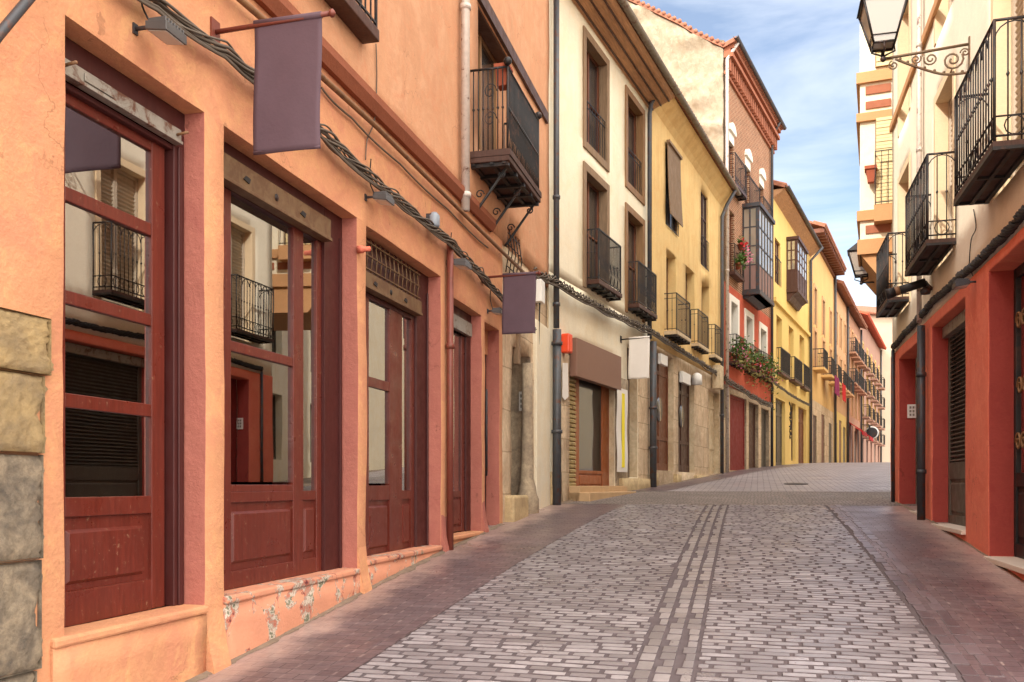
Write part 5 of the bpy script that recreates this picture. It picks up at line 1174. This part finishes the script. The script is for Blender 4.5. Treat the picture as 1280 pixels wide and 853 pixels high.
# wall signs over the yellow house doors
for i, (x0, x1, y0, y1, lb) in enumerate(((823, 831, 442, 455, 'small white plate above the first brown door of the yellow house'), (850, 860, 464, 478, 'white sign box above the second brown door of the yellow house'))):
    s0, s1 = FC.s(x0), FC.s(x1); z0, z1 = FC.z(x0, y1), FC.z(x0, y0); tag(MB().box(s0, s1, -.02, .08, z0, z1).build('wall_sign', WHITEPAINT, None, FC, (s0, 0, z0), bevel=.01), lb, 'sign')
s0 = FC.s(866); z0 = FC.z(866, 482); tag(MB().lathe([(.02, 0), (.16, .02), (.14, .3), (.05, .36)], (s0, .12, z0), 'z', 10).build('wall_lamp', WHITEPAINT, None, FC, (s0, 0, z0)), 'white round wall lamp between stone door piers of the yellow house', 'lamp')
s0 = FC.s(889); z0 = FC.z(889, 486); tag(MB().box(s0, s0 + .5, .02, .3, z0, z0 + .75).build('meter_box', STONEPALE, None, FC, (s0, 0, z0), bevel=.02), 'pale meter box under the cables near the brick house', 'meter box')
# black cylinder at the top of the downpipe across the street
s_, z_ = FR.hit(1150, 352, .16); t = thing('wall_spotlight', FR, s_, 0, z_, 'black cylindrical spotlight above the black downpipe of the corner house', 'spotlight')
n1_, z1_ = FR.perp(1108, 368, s_); n0_, z0_ = FR.perp(1157, 350, s_)
ax = Vector((0, n1_ - n0_, z1_ - z0_ + .04)); p0_, p1_ = Vector((s_ + .02, n0_, z0_ - .03)), Vector((s_ + .02, n1_, z1_))
m = MB(); m.tube([p0_, p0_.lerp(p1_, .72)], .058, 14); m.build('housing', CABLEBLACK, t)
MB().tube([p0_.lerp(p1_, .66), p0_.lerp(p1_, .8)], .063, 14).build('clamp_band', CONDUIT, t); MB().tube([p0_.lerp(p1_, .78), p1_], .066, 14, r1=.072).build('hood', CABLEBLACK, t)
m = MB(); m.tube([(s_, 0, z_ - .12), (s_, .06, z_ - .06), (s_ + .02, n0_, z0_ - .02)], .022, 6); m.lathe([(.06, 0), (.075, .05), (.03, .1)], (s_, .09, z_ - .18), 'z', 10); m.build('bracket', IRONGREY, t)

# ------------------------------------------------------------------ street lanterns
def lantern(F, s, nh, zb, label, arm_n0=0.0, k=1.0, arm=True):
    t = thing('street_lantern', F, s, 0, zb, label, 'street lantern', 'iron street lanterns')
    w0, w1, h = .115 * k, .235 * k, .46 * k
    c = (s, nh); m = MB()
    def ring(w_, z_, r_): m.tube([(s - w_, nh - w_, z_), (s + w_, nh - w_, z_), (s + w_, nh + w_, z_), (s - w_, nh + w_, z_), (s - w_, nh - w_, z_)], r_, 5)
    for a in (-1, 1):
        for b in (-1, 1): m.tube([(s + a * w0, nh + b * w0, zb + .12 * k), (s + a * w1, nh + b * w1, zb + .12 * k + h)], .013 * k, 5)
    ring(w0, zb + .12 * k, .014 * k); ring(w1, zb + .12 * k + h, .018 * k); ring(w0 * 1.2, zb + .2 * k, .007 * k)
    for a in (-1, 1): m.tube([(s + a * w0, nh, zb + .12 * k), (s + a * w0 * 1.1, nh, zb + .05 * k), (s, nh, zb)], .011 * k, 5); m.tube([(s, nh + a * w0, zb + .12 * k), (s, nh + a * w0 * 1.1, zb + .05 * k), (s, nh, zb)], .011 * k, 5)
    m.ball((s, nh, zb - .03), .035 * k, 8); fr = m.build('lantern_frame', IRON, t)
    g = MB(); e = .004; w0g, w1g = w0 - e, w1 - e
    g.hexa([(s - w0g, nh - w0g, zb + .13 * k), (s + w0g, nh - w0g, zb + .13 * k), (s + w0g, nh + w0g, zb + .13 * k), (s - w0g, nh + w0g, zb + .13 * k)], [(s - w1g, nh - w1g, zb + .12 * k + h), (s + w1g, nh - w1g, zb + .12 * k + h), (s + w1g, nh + w1g, zb + .12 * k + h), (s - w1g, nh + w1g, zb + .12 * k + h)]); g.build('glass', LANTERNGLASS, fr)
    r = MB(); zt = zb + .12 * k + h + .015
    r.hexa([(s - w1 - .03, nh - w1 - .03, zt), (s + w1 + .03, nh - w1 - .03, zt), (s + w1 + .03, nh + w1 + .03, zt), (s - w1 - .03, nh + w1 + .03, zt)], [(s - .07, nh - .07, zt + .2 * k), (s + .07, nh - .07, zt + .2 * k), (s + .07, nh + .07, zt + .2 * k), (s - .07, nh + .07, zt + .2 * k)])
    r.lathe([(.06, 0), (.075, .05), (.03, .1), (.005, .16)], (s, nh, zt + .2 * k), 'z', 10); r.build('lantern_cap', IRON, t)
    if arm:
        q = MB(); L_ = nh; za = zb - .03; q.tube([(s, 0, za + .06), (s, nh, za)], .016, 6)
        low = smooth_path([(s, .02, za - .26), (s, L_ * .3, za - .25), (s, L_ * .62, za - .13), (s, L_ * .86, za - .015)], 6); q.tube(low, .014, 6); 
        def S(n_, z2, r0, r1, a0, tr, rr): q.tube([(s, n_ + p, z2 + w_) for p, w_ in spiral((0, 0), r0, r1, a0, tr, 20)], rr, 5)
        S(L_ * .20, za - .10, .115, .02, 2.6, 1.7, .012); S(L_ * .45, za - .06, .075, .015, .3, -1.6, .010); S(L_ * .62, za - .045, .055, .012, 2.6, 1.5, .009); S(L_ * .88, za - .085, .055, .012, 1.2, -1.5, .009); S(L_ * .06, za - .03, .05, .01, 0, 1.4, .009)
        for i in range(9): v = low[min(len(low) - 1, i * 2)]; q.ball((s, v.y, v.z + .02), .018, 6)
        q.box(s - .02, s + .02, -.01, .02, za - .32, za + .14); q.build('scroll_arm', metal('bronze_iron', (104, 86, 66), .55, .3, .2) if k == 1.0 else IRON, t)
    return t
s_ = FR.s(1213); nh_, zh_ = FR.perp(1104, 74, s_)
lantern(FR, s_, nh_, zh_ + .03, 'ornate iron street lantern on a scrolled arm over the cream corner house')
nq, zq = FN.perp(1083, 352, SN0 + 1.2); lantern(FN, SN0 + 1.2, nq + .1, zq, 'street lantern beside the corbel of the banded corner bay', k=1.05, arm=False)
MB().tube([(SN0 + 1.2, nq + .1, zq - .02), (SN0 + 1.2, nq - .2, zq - .03), (SN0 + 1.2, -.1, zq + .05)], .018, 6).build('arm', IRON, bpy.data.objects['street_lantern.001'])

# ------------------------------------------------------------------ flowers, pots, cloths
def leaves(m, c, rx, ry, rz, n, sz, seed):
    r_ = random.Random(seed)
    for _ in range(n):
        a, b, q = r_.gauss(0, .45), r_.gauss(0, .45), r_.gauss(0, .45); p = Vector((c[0] + a * rx, c[1] + b * ry, c[2] + q * rz)); u = Vector((r_.uniform(-1, 1), r_.uniform(-1, 1), r_.uniform(-.6, .6))).normalized(); v = u.cross(Vector((r_.uniform(-1, 1), r_.uniform(-1, 1), r_.uniform(-1, 1)))).normalized(); k = sz * r_.uniform(.6, 1.3)
        m.add([p - u * k, p + v * k * .45, p + u * k, p - v * k * .45], [(0, 1, 2, 3)])
def pot_plant(F, s, n, z, label, size=.3, hang=.25, petals=PETAL, np_=26, nl=150, dry=True, group='potted flowers on the balconies', seed=1, pot=True):
    t = thing('flower_pot', F, s, n, z, label, 'flower pot', group)
    if pot: MB().lathe([(.07, 0), (.10, .17), (.115, .17), (.115, .21), (.095, .21), (.09, .18)], (s, n, z), 'z', 12).build('pot', CLAY, t)
    m = MB(); leaves(m, (s, n + .05, z + .2 + size * .4), size, size * .8, size * .9, nl, .07, seed); m.build('foliage', LEAF, t)
    if dry: m = MB(); leaves(m, (s + .1, n + .12, z + .1 - hang * .3), size * 1.1, size * .6, size + hang, nl // 2, .07, seed + 5); m.build('dry_foliage', LEAFDRY, t)
    if np_: m = MB(); leaves(m, (s, n + .14, z + .22), size * 1.1, size * .7, size, np_, .06, seed + 9); m.build('flower_head', petals, t)
    return t
adj = [['dense green pot at the near end of the first red house balcony', 'trailing pink geranium pot on the first red house balcony', 'flower pot at the far end of the first red house balcony'],
       ['bushy pot at the near end of the second red house balcony', 'pot spilling olive leaves in the middle of the second red house balcony', 'pink flower pot at the far end of the second red house balcony'],
       ['leafy pot at the near end of the third red house balcony', 'trailing pot in the middle of the third red house balcony', 'red flowered pot at the far end of the third red house balcony']]
for bi, (s0, s1, o_, zb, zt) in enumerate(bb):
    for i in range(3): pot_plant(FB, s0 + (s1 - s0) * (.15 + .35 * i), o_ - .08, zb + .09 + (.12 if i == 1 else 0), adj[bi][i], .40 + .12 * rnd.random(), .5 * rnd.random(), [PETAL, PETAL, PETALRED][(i + bi) % 3], 24, 150, seed=bi * 10 + i)
s0, s1, o_, zb, zt = flb
pot_plant(FB, s0 + .25, o_ + .05, zb + .2, 'green leafed clay pot on the small balcony beside the glazed bay', .28, 0, PETAL, 0, 140, False, seed=41)
pot_plant(FB, s0 + .9, o_ + .08, zb + .55, 'white and pink flower pot hung on the small balcony beside the glazed bay', .28, .3, PETAL, 60, 60, False, seed=42)
pot_plant(FB, s0 + .7, o_ + .02, zt - .1, 'red flowers at the top of the small balcony beside the glazed bay', .22, .0, PETALRED, 40, 40, False, seed=43)
s_ = s0b + .10; n0_, z1_ = FO.perp(619, 82, s_); n1_, z0_ = FO.perp(636, 106, s_)
t = thing('window_planter', FO, s_, n0_, z0_, 'terracotta planter box hung inside the ball finial balcony railing', 'planter')
m = MB(); m.hexa([(s_, n0_ + .02, z0_), (s_ + .16, n0_ + .02, z0_), (s_ + .16, n1_ - .02, z0_), (s_, n1_ - .02, z0_)], [(s_ - .02, n0_, z1_), (s_ + .18, n0_, z1_), (s_ + .18, n1_, z1_), (s_ - .02, n1_, z1_)]); m.build('pot', CLAY, t)
MB().box(s_ - .03, s_ + .19, n0_ - .01, n1_ + .01, z1_ - .03, z1_ + .01).build('rim', CLAY, t)
n0_, z1_ = FN.perp(1082, 209, SN0 - .2); n1_, z0_ = FN.perp(1095, 227, SN0 - .2); a, b = min(n0_, n1_), max(n0_, n1_)
t = thing('window_planter', FN, SN0 - .2, a, z0_, 'small red clay planter hung on the banded corner bay', 'planter')
MB().hexa([(SN0 - .22, a + .04, z0_), (SN0 - .08, a + .04, z0_), (SN0 - .08, b - .04, z0_), (SN0 - .22, b - .04, z0_)], [(SN0 - .26, a, z1_), (SN0 - .04, a, z1_), (SN0 - .04, b, z1_), (SN0 - .26, b, z1_)]).build('pot', CLAY, t)
MB().box(SN0 - .28, SN0 - .02, a - .02, b + .02, z1_ - .06, z1_).build('rim', CLAY, t)
def cloth_on(F, x0, x1, y0, y1, n, mat, label):
    s0, s1 = F.s(x0, n), F.s(x1, n); z1, z0 = F.z(x0, y0, n), F.z(x0, y1, n); m = MB(); k = 10
    for i in range(k):
        a, b = i / k, (i + 1) / k; na, nb_ = n + .04 * math.sin(a * 12), n + .04 * math.sin(b * 12); A, B = s0 + (s1 - s0) * a, s0 + (s1 - s0) * b
        m.hexa([(A, na, z0), (B, nb_, z0), (B, nb_ + .02, z0), (A, na + .02, z0)], [(A, na * .98, z1), (B, nb_ * .98, z1), (B, nb_ * .98 + .02, z1), (A, na * .98 + .02, z1)])
    tag(m.build('hanging_cloth', mat, None, F, (s0, n, z0), weld=True), label, 'cloth')
cloth_on(FD, 1043.5, 1049.5, 469, 492, .66, PURPLE, 'purple cloth draped over a balcony rail of the apricot house')
cloth_on(FD, 1053, 1057.5, 479, 500, .66, REDAWN, 'dark red cloth on the last balcony of the apricot house')
s_ = FG.s(1079); n_, z_ = FG.perp(1090, 541, s_); t = thing('hanging_sign', FG, s_, 0, z_, 'round white hanging sign with a dark ring far up the street', 'sign')
MB().lathe([(.001, -.06), (.55, -.06), (.55, .06), (.001, .06)], (s_, n_, z_), 's', 20).build('sign_disc', WHITEPAINT, t); MB().lathe([(.36, -.075), (.46, -.075), (.46, -.062), (.36, -.062)], (s_, n_, z_), 's', 20).build('sign_ring', IRONGREY, t); MB().tube([(s_, 0, z_ + .6), (s_, n_, z_ + .6)], .03, 6).build('rod', IRON, t)
# spray paint tag on the lemon house pier
pts = []
m = MB(); s0 = FL.s(986.5); rr = random.Random(3); z1 = FL.z(986.5, 505); z0 = FL.z(986.5, 545)
for i in range(9):
    c = z1 + (z0 - z1) * i / 8; m.tube(smooth_path([(s0 + rr.uniform(-.1, .5), .012, c + rr.uniform(-.1, .1)) for _ in range(5)], 4), .035, 5)
m.build('painted_tag', BLACKPAINT, lem)
# drain cover in the far paving and a gully grate
def ground_plate(name, x, y, rx, ry, label, mat):
    t = 2.0; d = ray(x, y)
    while EYE + t * d.z > zg(t * d.y): t += .01
    p = d * t; m = MB(); k = 18; sl = (zg(p.y + .3) - zg(p.y - .3)) / .6
    vs = [(p.y + ry * math.sin(a), -(p.x + rx * math.cos(a)), zg(p.y) + sl * ry * math.sin(a) + .014) for a in [2 * math.pi * i / k for i in range(k)]]
    m.add(vs, [tuple(range(k))]); m.add([(v[0], v[1], v[2] - .02) for v in vs] + vs, [(i, (i + 1) % k, k + (i + 1) % k, k + i) for i in range(k)])
    tag(m.build(name, mat, None, FW, (p.y, -p.x, zg(p.y)), weld=True), label, 'drain cover')
ground_plate('drain_cover', 995, 605.5, .30, .45, 'dark round drain cover set in the far paving', IRON)

# small things last
s0, s1 = FC.s(699.5), FC.s(707); z0, z1 = FC.z(700, 500), FC.z(700, 452)
t = thing('wall_poster', FC, s0, .02, z0, 'torn white poster with ragged edges pasted beside the tan roller shutter', 'poster')
MB().prism([(s0, z0 + .05), (s0 + (s1 - s0) * .4, z0), (s1, z0 + .08), (s1 - .02, z1), (s0 + .02, z1 - .03)], 'n', .05, .056).build('paper', WHITECLOTH, t)
tubes_thing('hanging_wire', FR, smooth_path([P(FR, x, y, .02) for x, y in ((1217, 262), (1220, 285), (1214, 300), (1212, 330), (1216, 345))], 5), .006, CABLEBLACK, 'short dark wire dangling under the biggest balcony of the corner house', 'wire')
s_, z_ = FO.hit(545, 284, .1); t = thing('junction_box', FO, s_, .06, z_, 'round blue grey junction box among the cables under the pale downpipe', 'junction box')
MB().lathe([(.05, 0), (.062, .02), (.062, .12), (.03, .16)], (s_, .08, z_), 'z', 12).build('housing', plain('blue_grey_plastic', (132, 140, 150), .4, .5), t)
MB().box(s_ - .05, s_ + .05, .0, .06, z_ + .02, z_ + .14).build('back_plate', IRONGREY, t)
s_, z_ = FO.hit(451, 312, .03); MB().lathe([(.035, .0), (.035, .05), (.022, .07), (.022, .12)], (s_, 0, z_), 'n', 10).build('pipe_stub', TERRACOTTA, ob)

def dirt(F, a, b, n0, wd, seed):
    m = MB(); k = int((b - a) / .04); vs = []
    for i in range(k + 1):
        q = a + (b - a) * i / k; ww = wd * (.35 + .9 * abs(noise.noise(Vector((q * 2.1, seed, 0)))) + .5 * abs(noise.noise(Vector((q * 9, seed, 3)))))
        for n in (n0, n0 + ww): g_ = F.ground(q, n); vs.append((q, n, g_ + (.022 if n == n0 else .003)))
    m.add(vs, [(2 * i, 2 * i + 1, 2 * i + 3, 2 * i + 2) for i in range(k)], 0, True)
    o = m.build('street_dirt', plain('damp_street_dirt', (122, 106, 92), .95, .1, .5, .6), None, F, (a, n0, F.ground(a, n0))); o['kind'] = 'stuff'
dirt(FO, FO.s(60), FO.s(626), .0, .11, 1); dirt(FC, 0, FC.s(900), .05, .16, 4); dirt(FR, 6.2, SR1, .02, .035, 2)
